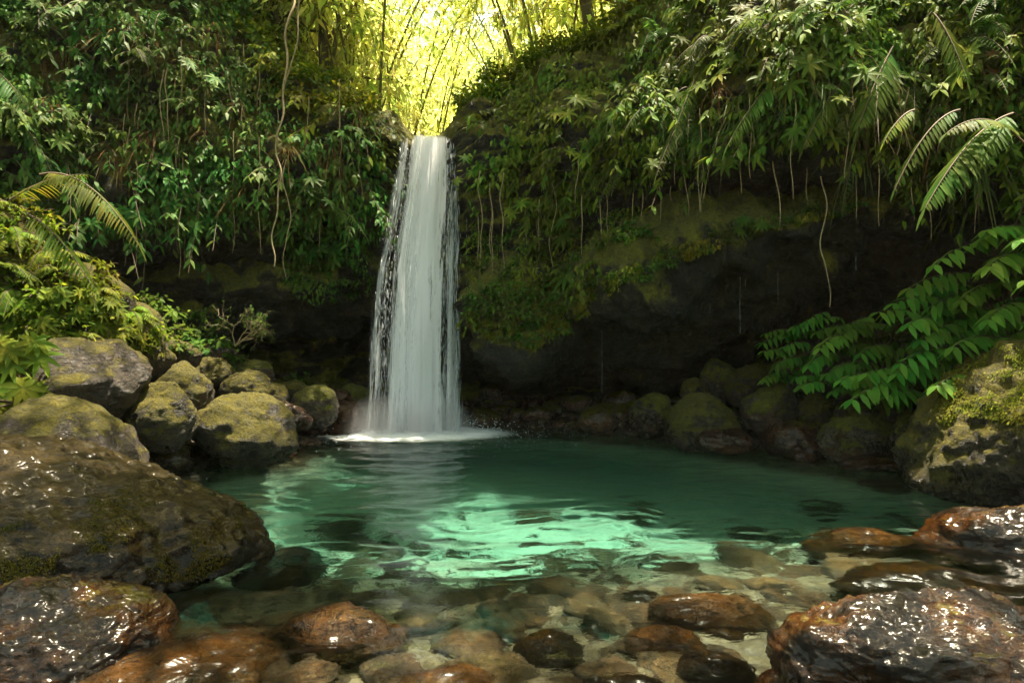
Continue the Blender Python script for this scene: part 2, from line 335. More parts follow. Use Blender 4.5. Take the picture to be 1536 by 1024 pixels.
lowrow = net[:, :1].copy(); lowrow[..., 2] = -.6; net = np.concatenate([lowrow, net], 1)
# refine linearly, then smooth
def refine(A, steps, axis):
    A = np.moveaxis(A, axis, 0); out = []
    for i in range(len(A)-1):
        for k in range(steps[i]): out.append(A[i]+(A[i+1]-A[i])*k/steps[i])
    out.append(A[-1]); return np.moveaxis(np.array(out), 0, axis)
cs = [max(3, int(np.linalg.norm(net[i+1, :, :2]-net[i, :, :2], axis=1).mean()/.065)) for i in range(len(net)-1)]
rs = [max(4, int(np.linalg.norm(net[:, i+1]-net[:, i], axis=1).mean()/.065)) for i in range(net.shape[1]-1)]
S = refine(refine(net, cs, 0), rs, 1)
def blur(S, r, axis):
    S = np.moveaxis(S, axis, 0); pad = np.concatenate([np.repeat(S[:1], r, 0), S, np.repeat(S[-1:], r, 0)])
    c = np.cumsum(np.concatenate([np.zeros_like(pad[:1]), pad]), 0); return np.moveaxis((c[2*r+1:]-c[:-2*r-1])/(2*r+1), 0, axis)
for r, ax in ((4, 0), (3, 1), (4, 0), (2, 1)): S = blur(S, r, ax)
nu, nv = S.shape[:2]
Nn = unit(np.cross(np.gradient(S, axis=1), np.gradient(S, axis=0)))
if Nn[nu//2, nv//2, 1] > 0: Nn = -Nn
fl = S.reshape(-1, 3); q = fl*np.array([1, 1, 1.6])
big = fbm(fl*.55+3, 3); ridge = fbm(q*1.1+5, 4, .5, True); fine = fbm(fl*5+1, 3)
strata = fbm(fl*np.array([.5, .5, 5.])+11, 3, .5, True)
lipw = np.exp(-((fl[:, 0]+1.7)/.75)**2)*(fl[:, 2] > 4.6)          # keep the spill lip calm
amp = (1-.85*lipw)[:, None]
S2 = fl+Nn.reshape(-1, 3)*(big*.38+ridge*.20+strata*.10+fine*.05)[:, None]*amp
S2 = S2.reshape(nu, nv, 3)
bounds = np.cumsum([0]+cs)
iL = bounds[9]; iR = bounds[13]
def strip(a, b, name, label):
    o = mesh_obj(name, S2[a:b+1].reshape(-1, 3), grid_faces(b-a+1, nv), M['cliff']); tag(o, label, kind='structure'); return o
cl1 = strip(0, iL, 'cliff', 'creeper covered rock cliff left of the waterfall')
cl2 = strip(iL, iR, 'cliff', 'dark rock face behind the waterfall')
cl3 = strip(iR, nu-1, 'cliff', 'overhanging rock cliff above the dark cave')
cliff_bvh = BVHTree.FromPolygons([Vector(v) for v in S2.reshape(-1, 3)], grid_faces(nu, nv).tolist())
cam_o = Vector((0, 0, CAMZ))
def ray(px, py, bvh=None):
    d = Vector(((px-768)/1024, 1, -(py-512)/1024)).normalized()
    h = (bvh or cliff_bvh).ray_cast(cam_o, d)
    if h[0] is None: return None
    n = h[1]
    if n.dot(d) > 0: n = -n
    return h[0], n

# ------------------------------------------------------------------ ravine and slopes behind the crest
xs2 = np.arange(-45, 45.1, .5); ys2 = np.arange(-25, 90.1, .5)
HX, HY = np.meshgrid(xs2, ys2, indexing='ij')
def slope_h(X, Y):
    xc = -1.65+.055*np.maximum(Y-12.5, 0)*np.where(Y > 12.5, 1, 0)-.0006*np.maximum(Y-12.5, 0)**2
    base = 4.75+.05*np.maximum(Y-12.5, 0)+np.maximum(Y-34, 0)*.33
    a = np.abs(X-xc)
    h = base+.62*np.maximum(a-1.0, 0)
    # behind and beside the camera: forest slope beyond the gorge walls
    d = np.hypot(X*.95, (Y-3)*.9)
    hb = (d-8.6)*1.1
    n = fbm(np.stack([X.ravel()*.3, Y.ravel()*.3, 0*X.ravel()], 1), 3).reshape(X.shape)
    return np.where(Y > 15.2, h, np.minimum(h, 99))+.5*n*sstep(16, 22, Y), hb+.8*n
hA, hB = slope_h(HX, HY)
f = mesh_obj('hillside', np.stack([HX, HY, np.minimum(hA, 40)], -1)[:, HY[0] >= 14.2].reshape(-1, 3), grid_faces(len(xs2), int((ys2 >= 14.2).sum())), plain_mat('leaf_litter', (.02, .02, .008), (.10, .09, .03), .9, 3)); tag(f, 'leafy slopes of the ravine behind the waterfall', kind='structure')
# unseen slope behind the viewer, a ring added to block light
th = np.linspace(R(168), R(372), 120); rr = np.linspace(0, 1, 40)
TH, RR = np.meshgrid(th, rr, indexing='ij')
rad = 8.2+9*RR
RX = np.cos(TH)*rad*1.0+0; RY = 1.5+np.sin(TH)*rad*.8; RZ = -.4+5.0*RR**.8
nn = fbm(np.stack([RX.ravel()*.5, RY.ravel()*.5, RZ.ravel()*.5], 1), 4).reshape(RX.shape)
f = mesh_obj('hillside', np.stack([RX, RY, RZ+nn*.8], -1).reshape(-1, 3), grid_faces(120, 40), plain_mat('forest_floor', (.01, .014, .005), (.05, .055, .015), .9, 3)); tag(f, 'unseen slope added on the near side to block light', kind='structure')
# stream feeding the fall
sx = np.linspace(-1, 1, 9); sy = np.linspace(12.55, 30, 50)
SX, SY = np.meshgrid(sx, sy, indexing='ij'); SZ = 5.1+.055*(SY-12.5)+.02*fbm(np.stack([SX.ravel()*3, SY.ravel()*2, 0*SX.ravel()], 1), 2).reshape(SX.shape)
SX = SX*.7+(-1.62+.055*(SY-12.5))
# ------------------------------------------------------------------ pool water: closed body, rippled surface, green absorption
def water_mat():
    t = NT('pool_water'); pos = t.n('ShaderNodeNewGeometry').outputs['Position']
    n = t.noise(pos, 9, 4, .55, .3); nb = t.bump(n, .4, .02)
    fr = t.n('ShaderNodeFresnel', {'IOR': 1.33, 'Normal': nb}).outputs[0]
    rf = t.n('ShaderNodeBsdfRefraction', {'Color': (1, 1, 1, 1), 'Roughness': 0.0, 'IOR': 1.33, 'Normal': nb}).outputs[0]
    tr = t.n('ShaderNodeBsdfTransparent', {'Color': (1, 1, 1, 1)}).outputs[0]
    gl = t.n('ShaderNodeBsdfGlossy', {'Color': (1, 1, 1, 1), 'Roughness': .05, 'Normal': nb}).outputs[0]
    body = t.n('ShaderNodeMixShader', {0: t.mapr(t.n('ShaderNodeLayerWeight', {'Blend': .5}).outputs['Facing'], .45, .12, .06, .95), 1: rf, 2: tr}).outputs[0]
    sh = t.n('ShaderNodeMixShader', {0: fr, 1: body, 2: gl}).outputs[0]
    ab = t.n('ShaderNodeVolumeAbsorption', {'Color': (.15, .72, .70, 1), 'Density': .40}).outputs[0]
    return t.done(sh, ab)
TRANS = .5
wx = np.arange(-7.5, 8.5, .045); wy = np.concatenate([np.arange(-6, 2.4, .3), np.arange(2.4, 13.6, .035)])
WX, WY = np.meshgrid(wx, wy, indexing='ij')
q = np.stack([WX.ravel(), WY.ravel(), np.zeros(WX.size)], 1)
warp = fbm(q*.8, 2)
amp = .5+.5*sstep(-.2, .5, fbm(q*.45+4, 2))
dist0 = np.hypot(WX.ravel()+1.6, (WY.ravel()-12.1))
rad_w = np.sin(dist0*9+warp*3)*.008*np.exp(-dist0/3.2)
wz = rad_w+amp*(perlin(q*np.array([2.2, 3.6, 1])+np.c_[warp, warp, warp*0]*.9)*.016+perlin(q*np.array([5, 8, 1])+7+np.c_[warp, warp, 0*warp]*1.5)*.0065+perlin(q*np.array([11, 17, 1])+3)*.0022)
wz *= 2.1
V = np.stack([WX.ravel(), WY.ravel(), wz], 1)
F = grid_faces(len(wx), len(wy))
# close the body: skirt and floor far under the bed
nuw, nvw = len(wx), len(wy); idx = np.arange(nuw*nvw).reshape(nuw, nvw)
loop = np.concatenate([idx[:, 0], idx[-1, 1:], idx[-2::-1, -1], idx[0, -2:0:-1]])
low = V[loop].copy(); low[:, 2] = -3.2; n0 = len(V)
V = np.vstack([V, low, [[.5, 4, -3.2]]]); k = len(loop); a = np.arange(k); b = (a+1) % k
side = np.stack([loop[a], loop[b], n0+b, n0+a], 1)
mbw = MB(); mbw.add(V, F); mbw.F += [side, np.stack([n0+a, n0+b, np.full(k, n0+k)], 1)]
w = mbw.build('pool_water', water_mat()); tag(w, 'clear emerald pool water with ripples', kind='structure')
# the stream surface above the lip
t = NT('stream_water'); pos = t.n('ShaderNodeNewGeometry').outputs['Position']; n = t.noise(pos, 6, 4)
st = mesh_obj('stream_water', np.stack([SX, SY, SZ], -1).reshape(-1, 3), grid_faces(9, 50), t.done(t.n('ShaderNodeBsdfPrincipled', {'Base Color': (.08, .10, .05, 1), 'Roughness': .08, 'Normal': t.bump(n, .5, .03)}).outputs[0])); tag(st, 'shallow stream feeding the waterfall', kind='structure')

# ------------------------------------------------------------------ boulders
import bmesh
_ico = {}
def ico(sub):
    if sub not in _ico:
        bm = bmesh.new(); bmesh.ops.create_icosphere(bm, subdivisions=sub, radius=1)
        _ico[sub] = (np.array([v.co[:] for v in bm.verts]), np.array([[v.index for v in f.verts] for f in bm.faces])); bm.free()
    return _ico[sub]
def rock_shape(sub, a, b, c, seed, facet=9, sharp=7, rough=1., tilt=0):
    D, F = ico(sub); r = np.random.default_rng(seed)
    Nf = unit(r.normal(size=(facet, 3))); h = r.uniform(.72, 1.0, facet)
    dots = np.clip(D@Nf.T, 1e-3, None)/h
    rad = 1/((dots**sharp).sum(1)+1.0)**(1/sharp)           # soft cut by planes and by the unit ball
    o = seed*7.7
    rad *= 1+.13*fbm(D*1.3+o, 2)
    V = D*rad[:, None]*np.array([a, b, c]); s = (a*b*c)**(1/3)
    n = unit(D/np.array([a, b, c]))
    rg = fbm(V/s*2.4+o, 4, .55, True)*.045*s+fbm(V/s*np.array([3, 3, 8])+o, 3, .5)*.03*s+fbm(V/s*11+o, 3)*.012*s
    if sub >= 6: rg = rg+fbm(V/s*22+o, 3, .55, True)*.007*s+fbm(V/s*np.array([9, 9, 20])+o, 3, .5, True)*.012*s
    V = V+n*(rg*rough)[:, None]
    if tilt:
        ca, sa = math.cos(tilt), math.sin(tilt); V = V@np.array([[ca, 0, -sa], [0, 1, 0], [sa, 0, ca]])
    return V, F
ROCKS = []
def boulder(px0, px1, py0, py1, d, mat, label, seed, b=None, sub=5, embed=.25, tilt=0, facet=8, sharp=12, rough=1., name='boulder', top=None, group=None):
    a = (px1-px0)/2/1024*d; top = P(0, py0, d)[2] if top is None else top; bot = CAMZ-(py1-512)/1024*(d-.3*a)
    c = (top-bot)/2*(1+embed); b = b or a*.85; x = ((px0+px1)/2-768)/1024*d
    V, F = rock_shape(sub, a*1.03, b, c, seed, facet, sharp, rough, tilt)
    # fit the shape to its frame
    zr = V[:, 2].max(); xr = (V[:, 0].max()-V[:, 0].min())/2; V[:, 0] *= a/xr; V[:, 0] -= (V[:, 0].max()+V[:, 0].min())/2
    o = mesh_obj(name, V, F, M[mat]); o.location = (x, d, top-zr)
    tag(o, label, 'boulder' if name == 'boulder' else 'rock', group); ROCKS.append((o, V+np.array([x, d, top-zr]), F))
    return o
B = boulder
big = B(-300, 412, 652, 890, 5.15, 'slab', 'huge algae-filmed boulder with slanting top at the pool edge', 11, b=1.2, sub=7, tilt=.10, facet=6, sharp=5, embed=.35, rough=.9)
B(-170, 256, 876, 1000, 3.75, 'wet', 'wet black boulder in the near corner below the huge slanting one', 5, b=.55, sub=7, embed=.6, facet=7, tilt=-.05)
B(404, 614, 905, 985, 3.95, 'orange', 'orange-brown wet rock just breaking the surface', 23, b=.28, sub=5, embed=1.6, facet=6, name='rock')
B(80, 420, 940, 1060, 3.6, 'orange', 'orange submerged ledge beside the wet black boulder', 31, b=.5, sub=5, embed=1.2, facet=7, name='rock', top=-.02)
B(18, 206, 503, 618, 7.7, 'boulder_bare', 'pitted brown boulder under the leafy mound', 41, b=.7, facet=8)
B(-70, 214, 590, 735, 6.5, 'boulder_bare', 'broad ridged boulder between the pitted one and the huge one', 44, b=.75, facet=8, embed=.4)
B(192, 294, 572, 662, 8.1, 'boulder', 'round boulder with a moss patch on its face', 53, b=.38)
B(222, 316, 540, 622, 8.8, 'boulder', 'yellow mossy boulder leaning behind the round one', 57, b=.45, tilt=.5)
B(290, 448, 588, 688, 8.9, 'boulder', 'wedge-shaped mossy boulder at the left waterline', 66, b=.62, facet=6, sharp=10, tilt=.12)
B(333, 409, 553, 606, 9.9, 'boulder', 'small pale boulder above the wedge-shaped one', 71)
B(286, 352, 534, 577, 10.3, 'boulder', 'low mossy boulder at the foot of the left bank', 73)
B(354, 412, 538, 580, 10.9, 'boulder_shore', 'dark boulder behind the small pale one', 75)
B(438, 508, 576, 628, 10.9, 'boulder_shore', 'grey boulder halfway to the waterfall', 79)
B(398, 470, 600, 642, 10.2, 'red', 'reddish boulder right of the wedge-shaped one', 81)
B(486, 548, 598, 652, 11.6, 'red', 'wet dark red rock at the foot of the waterfall', 85, rough=1.5)
B(236, 300, 508, 548, 9.6, 'boulder', 'mossy boulder on the upper left bank', 87)
B(180, 262, 505, 560, 8.9, 'boulder', 'sunlit mossy boulder beside the leafy mound', 88)
B(545, 600, 618, 652, 12.2, 'wet', 'black rock behind the falling water', 86, rough=1.4)
B(410, 470, 568, 606, 11.4, 'boulder', 'small mossy rock high in the rubble left of the waterfall', 89, sub=4)
B(470, 530, 583, 622, 11.9, 'red', 'small reddish rock in the rubble nearest the waterfall', 90, sub=4)
B(508, 560, 574, 612, 12.7, 'boulder_shore', 'dark mossy rock at the back of the rubble beside the waterfall', 91, sub=4)
B(372, 432, 572, 612, 10.5, 'boulder', 'low yellowish rock between the small pale boulder and the rubble', 92, sub=4)
B(440, 494, 612, 646, 11.0, 'red', 'wet red-brown rock at the waterline left of the waterfall', 93, sub=4)
# right bank
B(998, 1112, 588, 670, 10.2, 'boulder', 'pale tall boulder at the far waterline', 101, facet=7, b=.5, tilt=-.15)
B(1110, 1194, 573, 648, 10.5, 'boulder_shore', 'mossy boulder right of the pale tall one', 103)
B(1088, 1156, 547, 602, 11.3, 'boulder', 'bright mossy boulder near the cave mouth', 107)
B(1144, 1250, 628, 686, 9.5, 'red', 'low reddish boulder at the right waterline', 111, facet=7)
B(1226, 1342, 620, 684, 9.1, 'boulder_shore', 'dark green ridged boulder at the right waterline', 113, facet=6)
B(1040, 1128, 640, 674, 9.8, 'red', 'wet reddish rock in front of the pale tall boulder', 117, name='rock')
B(1336, 1408, 615, 692, 8.7, 'boulder_shore', 'dark rock squeezed beside the giant mossy boulder', 119)
B(1262, 1376, 683, 704, 8.6, 'red', 'flat wet rock below the dark green ridged boulder', 121, b=.3, name='rock')
B(1340, 1406, 680, 708, 8.3, 'red', 'flat wet rock touching the giant mossy boulder', 123, b=.3, name='rock')
B(1050, 1108, 537, 594, 11.9, 'boulder_shore', 'grey boulder at the cave mouth', 127)
B(944, 1012, 588, 640, 11.6, 'boulder_shore', 'long dark boulder left of the pale tall one', 131)
B(1246, 1372, 600, 645, 9.9, 'boulder_shore', 'long dark slab under the leafy bush', 137)
B(1196, 1266, 588, 645, 10.3, 'boulder', 'mossy rock in the shade of the leafy bush', 139)
B(1020, 1060, 565, 600, 11.6, 'boulder', 'small mossy boulder at the cave mouth', 141)
B(1330, 1420, 560, 640, 9.3, 'boulder_shore', 'mossy rock buried in the leafy bush', 143)
giant = B(1392, 1760, 508, 750, 7.0, 'boulder', 'giant mossy boulder on the right bank', 151, b=1.2, sub=6, facet=8, embed=.4, tilt=-.12, rough=1.3)
B(1376, 1640, 752, 845, 5.55, 'wet', 'smooth wet black boulder in front of the giant mossy one', 157, b=.55, sub=6, embed=.8, facet=6, tilt=-.05)
B(1128, 1720, 888, 1100, 3.35, 'wet', 'large wet brown boulder in the near right corner', 163, b=.42, sub=7, embed=.6, facet=7, sharp=9)
# submerged stones
def sub_rock(px0, px1, pyc, d, zt, mat, label, seed, b):
    a = (px1-px0)/2/1024*d; x = ((px0+px1)/2-768)/1024*d; g0 = gz(x, d)
    c = max(.08, (zt-g0)*.75)
    V, F = rock_shape(4, a, b, c, seed, 8, 7); o = mesh_obj('stone', V, F, M[mat]); o.location = (x, d, zt-V[:, 2].max())
    tag(o, label, 'stone'); ROCKS.append((o, V+np.array(o.location), F))
sub_rock(1200, 1400, 790, 5.9, -.10, 'orange', 'long orange stone lying just under the surface', 201, .34)
sub_rock(1240, 1560, 855, 4.8, -.12, 'slab', 'broad dark stone under rippled water', 203, .38)
sub_rock(975, 1155, 872, 4.4, -.10, 'orange', 'flat orange stone under clear water', 205, .22)
sub_rock(935, 1065, 922, 3.95, -.11, 'orange', 'orange oval stone closest below the flat one', 207, .17)
sub_rock(768, 880, 935, 3.85, -.12, 'slab', 'dark oval stone under the water', 209, .16)
sub_rock(600, 760, 990, 3.4, -.08, 'orange', 'tan stone under the water at the near edge', 211, .22)
sub_rock(860, 1010, 1000, 3.35, -.12, 'slab', 'brown stone under the water at the near edge', 213, .16)
sub_rock(1010, 1130, 960, 3.6, -.12, 'slab', 'brown stone beside the large wet boulder', 215, .15)
sub_rock(360, 480, 812, 5.4, -.2, 'slab', 'brown stone under water below the huge boulder', 217, .3)
# loose cobbles in groups of shared shapes
def cobbles(pts, name, label, group, mats, smin, smax, sub=3, zoff=.25, shapes=6, seed=300):
    protos = []
    for k in range(shapes):
        V, F = rock_shape(sub, 1, .8, .62, seed+k, 8, 7, 1.2)
        me = None; o = mesh_obj(name, V, F, M[mats[k % len(mats)]]); protos.append(o)
    for i, (x, y, s) in enumerate(pts):
        o = protos[i] if i < shapes else link(protos[i % shapes].copy())
        s = smin+(smax-smin)*s
        o.location = (x, y, gz(x, y)+s*zoff); o.scale = (s, s, s*random.uniform(.8, 1.1)); o.rotation_euler = (random.uniform(-.3, .3), random.uniform(-.3, .3), random.uniform(0, 6.28))
        tag(o, label, 'stone', group)
def scatter(n, x0, x1, y0, y1, cond, mind=.16, pw=2.2):
    out = []; t = 0
    while len(out) < n and t < n*200:
        t += 1; x = random.uniform(x0, x1); y = random.uniform(y0, y1)
        if not cond(x, y): continue
        s = random.random()**pw
        if any((x-a)**2+(y-b)**2 < (mind*(.6+s+c))**2 for a, b, c in out): continue
        out.append((x, y, s))
    return out
pd = lambda x, y: float(pool_dist(np.array([x]), np.array([y]))[0])
cobbles(scatter(130, -3.4, 3.4, 11.0, 14.9, lambda x, y: -.15 < pd(x, y) < 2.1), 'cobble', 'dark wet cobble on the far shore in the cave mouth', 'cobbles on the far shore', ['cobble', 'cobble', 'red', 'boulder_shore'], .12, .42, seed=300, zoff=.4)
cobbles(scatter(105, -6.2, -2.6, 7.6, 13.2, lambda x, y: -.15 < pd(x, y) < 2.6), 'cobble', 'brown cobble wedged among the boulders of the left bank', 'cobbles on the left bank', ['cobble', 'boulder_bare', 'red', 'boulder'], .10, .38, seed=320)
cobbles(scatter(65, 2.6, 7.0, 7.0, 12.2, lambda x, y: -.1 < pd(x, y) < 1.8), 'cobble', 'brown cobble wedged among the boulders of the right bank', 'cobbles on the right bank', ['cobble', 'red', 'boulder_shore', 'boulder'], .10, .36, seed=340)


sunk = [o for o in ROCKS if o[0].name.startswith('stone')]
def bed_stones(n, x0, x1, y0, y1, smin, smax, seed, pw=2.5):
    def ok(x, y): return pd(x, y) < -.25 and not any(abs(x-W[0].location.x) < W[1][:, 0].ptp()/2*.8 and abs(y-W[0].location.y) < W[1][:, 1].ptp()/2*.8 for W in sunk) if False else pd(x, y) < -.25
    return scatter(n, x0, x1, y0, y1, ok, .07, pw)
cobbles(bed_stones(212, -2.3, 3.3, 2.7, 5.2, .04, .2, 1), 'bed_stone', 'rounded stone on the shallow bed near the viewer', 'stones on the shallow bed', ['bed2', 'bed', 'bed2', 'slab', 'bed', 'bed2'], .06, .24, seed=360, zoff=.16, sub=3)
cobbles(bed_stones(88, -2.6, 5.2, 5.2, 8.6, .06, .3, 2), 'bed_stone', 'rounded stone on the deeper bed of the pool', 'stones on the deeper bed', ['bed', 'bed2'], .10, .34, seed=370, zoff=.12, sub=3)

def gravel(n, x0, x1, y0, y1, dmin, dmax, smin, smax, mat, label, seed):
    r = np.random.default_rng(seed); X = r.uniform(x0, x1, n*6); Y = r.uniform(y0, y1, n*6); dd = pool_dist(X, Y); k = (dd > dmin) & (dd < dmax); X, Y = X[k][:n], Y[k][:n]; m = len(X)
    Z = ground_h(X, Y); V, F = ico(2); s = smin+(smax-smin)*r.random(m)**2.5; th = r.uniform(0, 6.28, m)
    nz = 1+.5*np.stack([perlin(V*1.2+q) for q in r.uniform(0, 50, 12)])
    W = V[None]*nz[r.integers(0, 12, m)][:, :, None]*s[:, None, None]*np.array([1, .75, .55])
    c, si = np.cos(th)[:, None], np.sin(th)[:, None]; W = np.stack([W[..., 0]*c-W[..., 1]*si, W[..., 0]*si+W[..., 1]*c, W[..., 2]], -1)+np.stack([X, Y, Z+s*.15], -1)[:, None]
    o = mesh_obj('gravel', W.reshape(-1, 3), (F[None]+(np.arange(m)*len(V))[:, None, None]).reshape(-1, 3), M[mat]); tag(o, label, kind='stuff')
gravel(1500, -3.6, 3.6, 11, 15, -.2, 2.2, .03, .12, 'cobble', 'small wet gravel of the far shore', 1)
gravel(1300, -6.5, -2.6, 7, 13.5, -.2, 2.8, .03, .12, 'cobble', 'small wet gravel between the left boulders', 2)
gravel(1000, 2.6, 7.5, 6.5, 12.5, -.2, 2., .03, .11, 'cobble', 'small wet gravel between the right boulders', 3)
gravel(1200, -2.6, 4.2, 2.6, 6.6, -9, -.15, .02, .085, 'bed2', 'small brown gravel on the shallow bed', 4)
# ------------------------------------------------------------------ plant library
UP = np.array([0, 0, 1.])
def arc(base, d, L, droop, n=9):
    t = np.linspace(0, 1, n)[:, None]; return np.asarray(base)+unit(d)*L*t-UP*droop*L*t*t
def make_creeper(seed, mat, nst=6, leaf=.13, spread=.7):
    """shrub hanging from a rock face: several arching stems with drooping leaves; +X points away from the rock"""
    r = np.random.default_rng(seed); root = empty('hanging_plant'); sb = MB(); lb = MB()
    for k in range(nst):
        d = np.array([1, r.uniform(-1, 1), r.uniform(-.3, .9)]); L = spread*r.uniform(.6, 1.2)
        pts = arc((-.15, r.uniform(-.15, .15), r.uniform(-.15, .15)), d, L, r.uniform(.5, 1.1), 10); tube(sb, pts, .008, .003, 4)
        tg = unit(np.gradient(pts, axis=0))
        m = 15; tt = r.uniform(.15, 1, m)*9; i = np.clip(tt.astype(int), 0, 8); B_ = pts[i]+(pts[i+1]-pts[i])*(tt-i)[:, None]
        sd = unit(np.cross(tg[i], UP))*np.where(np.arange(m) % 2, 1, -1)[:, None]
        D = sd*.8+tg[i]*.7+r.normal(size=(m, 3))*.22+np.array([.25, 0, -.35])
        leaves(lb, B_, D, UP+np.array([.5, 0, 0])+r.normal(size=(m, 3))*.25, leaf*r.uniform(.7, 1.25, m), leaf*.42, .35, .2)
    sb.build('stem', M['stem'], root); lb.build('foliage', M[mat], root); return root
def make_whorl(seed, mat, nst=5, leaf=.2, spread=.5, nl=7):
    """plant whose stems end in whorls of broad leaves"""
    r = np.random.default_rng(seed); root = empty('whorled_plant'); sb = MB(); lb = MB()
    for k in range(nst):
        d = np.array([1, r.uniform(-1.1, 1.1), r.uniform(-.6, .9)]); L = spread*r.uniform(.5, 1.3)
        pts = arc((-.1, 0, 0), d, L, r.uniform(.1, .6), 8); tube(sb, pts, .010, .004, 4)
        tips = [pts[-1]]+([pts[5]] if k % 2 else [])
        for T in tips:
            ax = unit(np.array([.75, r.uniform(-.35, .35), .55])); a = unit(np.cross(ax, [0, 1, .1])); b = np.cross(ax, a)
            an = np.arange(nl)/nl*6.283+r.uniform(0, 6); D = a*np.cos(an)[:, None]+b*np.sin(an)[:, None]+ax*.25-UP*.25
            leaves(lb, np.tile(T, (nl, 1)), D, ax, leaf*r.uniform(.75, 1.15, nl), leaf*.3, .3, .22, 4)
    sb.build('stem', M['stem'], root); lb.build('foliage', M[mat], root); return root
def frond_into(sb, lb, base, d, L, droop=.6, pairs=26, ll=.2, lw=.022, hang=.35, fwd=.55, seed=0, prof=None, st=3, n=24, r0=.009, leafdroop=.35, jit=.07):
    r = np.random.default_rng(seed); pts = arc(base, d, L, droop, n); tube(sb, pts, r0, r0*.3, 4)
    tt = np.linspace(.12, .99, pairs)*(n-1); i = np.clip(tt.astype(int), 0, n-2); Bp = pts[i]+(pts[i+1]-pts[i])*(tt-i)[:, None]; tg = unit(pts[i+1]-pts[i])
    s = unit(np.cross(tg, UP)); nr = np.cross(s, tg); u = tt/(n-1)
    pf = (np.sin(np.pi*np.clip(u*.86+.12, 0, 1))**.7 if prof is None else prof(u))
    for sg in (1, -1):
        D = s*sg+tg*fwd-UP*hang+r.normal(size=(pairs, 3))*jit
        leaves(lb, Bp, D, nr, ll*pf*r.uniform(.88, 1.08, pairs), lw*(.5+.5*pf), leafdroop, .15, st)
    leaves(lb, pts[-1:], tg[-1:], nr[-1:], ll*.6, lw, .3, .15, st)
def make_fern(seed, mat, nf=7, L=.7, name='fern', side=True, ll=.13, lw=.018, pairs=20):
    r = np.random.default_rng(seed); root = empty(name); sb = MB(); lb = MB()
    for k in range(nf):
        a = r.uniform(-1.3, 1.3) if side else r.uniform(0, 6.28)
        d = np.array([math.cos(a), math.sin(a), r.uniform(.1, 1.0)])
        frond_into(sb, lb, (0, 0, 0), d, L*r.uniform(.6, 1.15), r.uniform(.5, 1.1), pairs, ll, lw, .25, .4, seed*10+k, n=12)
    sb.build('stalk', M['stem'], root); lb.build('foliage', M[mat], root); return root
def make_tuft(seed, mat, n=60, L=.6):
    r = np.random.default_rng(seed); root = empty('grass_tuft'); lb = MB()
    D = np.c_[r.uniform(.3, 1, n), r.uniform(-.9, .9, n), r.uniform(-.3, .9, n)]
    leaves(lb, r.normal(size=(n, 3))*.05, D, UP+r.normal(size=(n, 3))*.3, L*r.uniform(.5, 1.2, n), .016, r.uniform(.8, 1.6, n), .1, 4)
    lb.build('blade', M[mat], root); return root
def make_herb(seed, mat, n=70, leaf=.06, rad=.25):
    r = np.random.default_rng(seed); root = empty('herb'); lb = MB(); sb = MB()
    for k in range(9):
        pts = arc((-.03, r.uniform(-.1, .1), 0), (r.uniform(.3, 1), r.uniform(-1, 1), r.uniform(0, 1)), rad*r.uniform(.6, 1.3), .4, 6); tube(sb, pts, .004, .002, 3)
        m = n//9; i = r.integers(1, 5, m); D = r.normal(size=(m, 3))+np.array([.5, 0, -.1])
        leaves(lb, pts[i]+r.normal(size=(m, 3))*.01, D, UP+r.normal(size=(m, 3))*.3, leaf*r.uniform(.6, 1.3, m), leaf*.5, .2, .2)
    sb.build('stem', M['stem'], root); lb.build('foliage', M[mat], root); return root

def poly_pts(poly, n, gap=None):
    """n photo pixels inside a polygon, with a soft minimum gap"""
    poly = np.array(poly, float); lo = poly.min(0); hi = poly.max(0); out = []; t = 0
    while len(out) < n and t < n*60:
        t += 1; p = lo+(hi-lo)*rng.random(2); c = False
        for a, b in zip(poly, np.roll(poly, -1, 0)):
            if (a[1] <= p[1]) != (b[1] <= p[1]) and p[0] < (b[0]-a[0])*(p[1]-a[1])/(b[1]-a[1]+1e-9)+a[0]: c = not c
        if not c: continue
        if gap and any(abs(p[0]-o[0])+abs(p[1]-o[1]) < gap for o in out[-400:]): continue
        out.append(p)
    return out
used = {}
def put(proto, loc, nrm, s, label, cat, group, tilt=.25, bvh=None):
    """first use moves the prototype itself, later uses copy it; +X turned to the surface's outward direction"""
    if used.get(proto.name): o = copy_tree(proto)
    else: o = proto; used[proto.name] = True
    yaw = math.atan2(nrm[1], nrm[0])+random.uniform(-.5, .5)
    o.location = loc; o.rotation_euler = (random.uniform(-tilt, tilt), random.uniform(-tilt, tilt), yaw); sc = s*random.uniform(.8, 1.2); o.scale = (sc, sc, sc)
    tag(o, label, cat, group); return o
def cover(protos, poly, n, gap, s, label, cat, group, out=.02, bvh=None, sfun=None, jit=0):
    k = 0
    for px, py in poly_pts(poly, n, gap):
        h = ray(px, py, bvh)
        if not h: continue
        ss = s*(sfun(h[0].y) if sfun else 1)
        put(protos[k % len(protos)], h[0]+h[1]*(out+random.random()*jit), h[1], ss, label, cat, group); k += 1
    return k
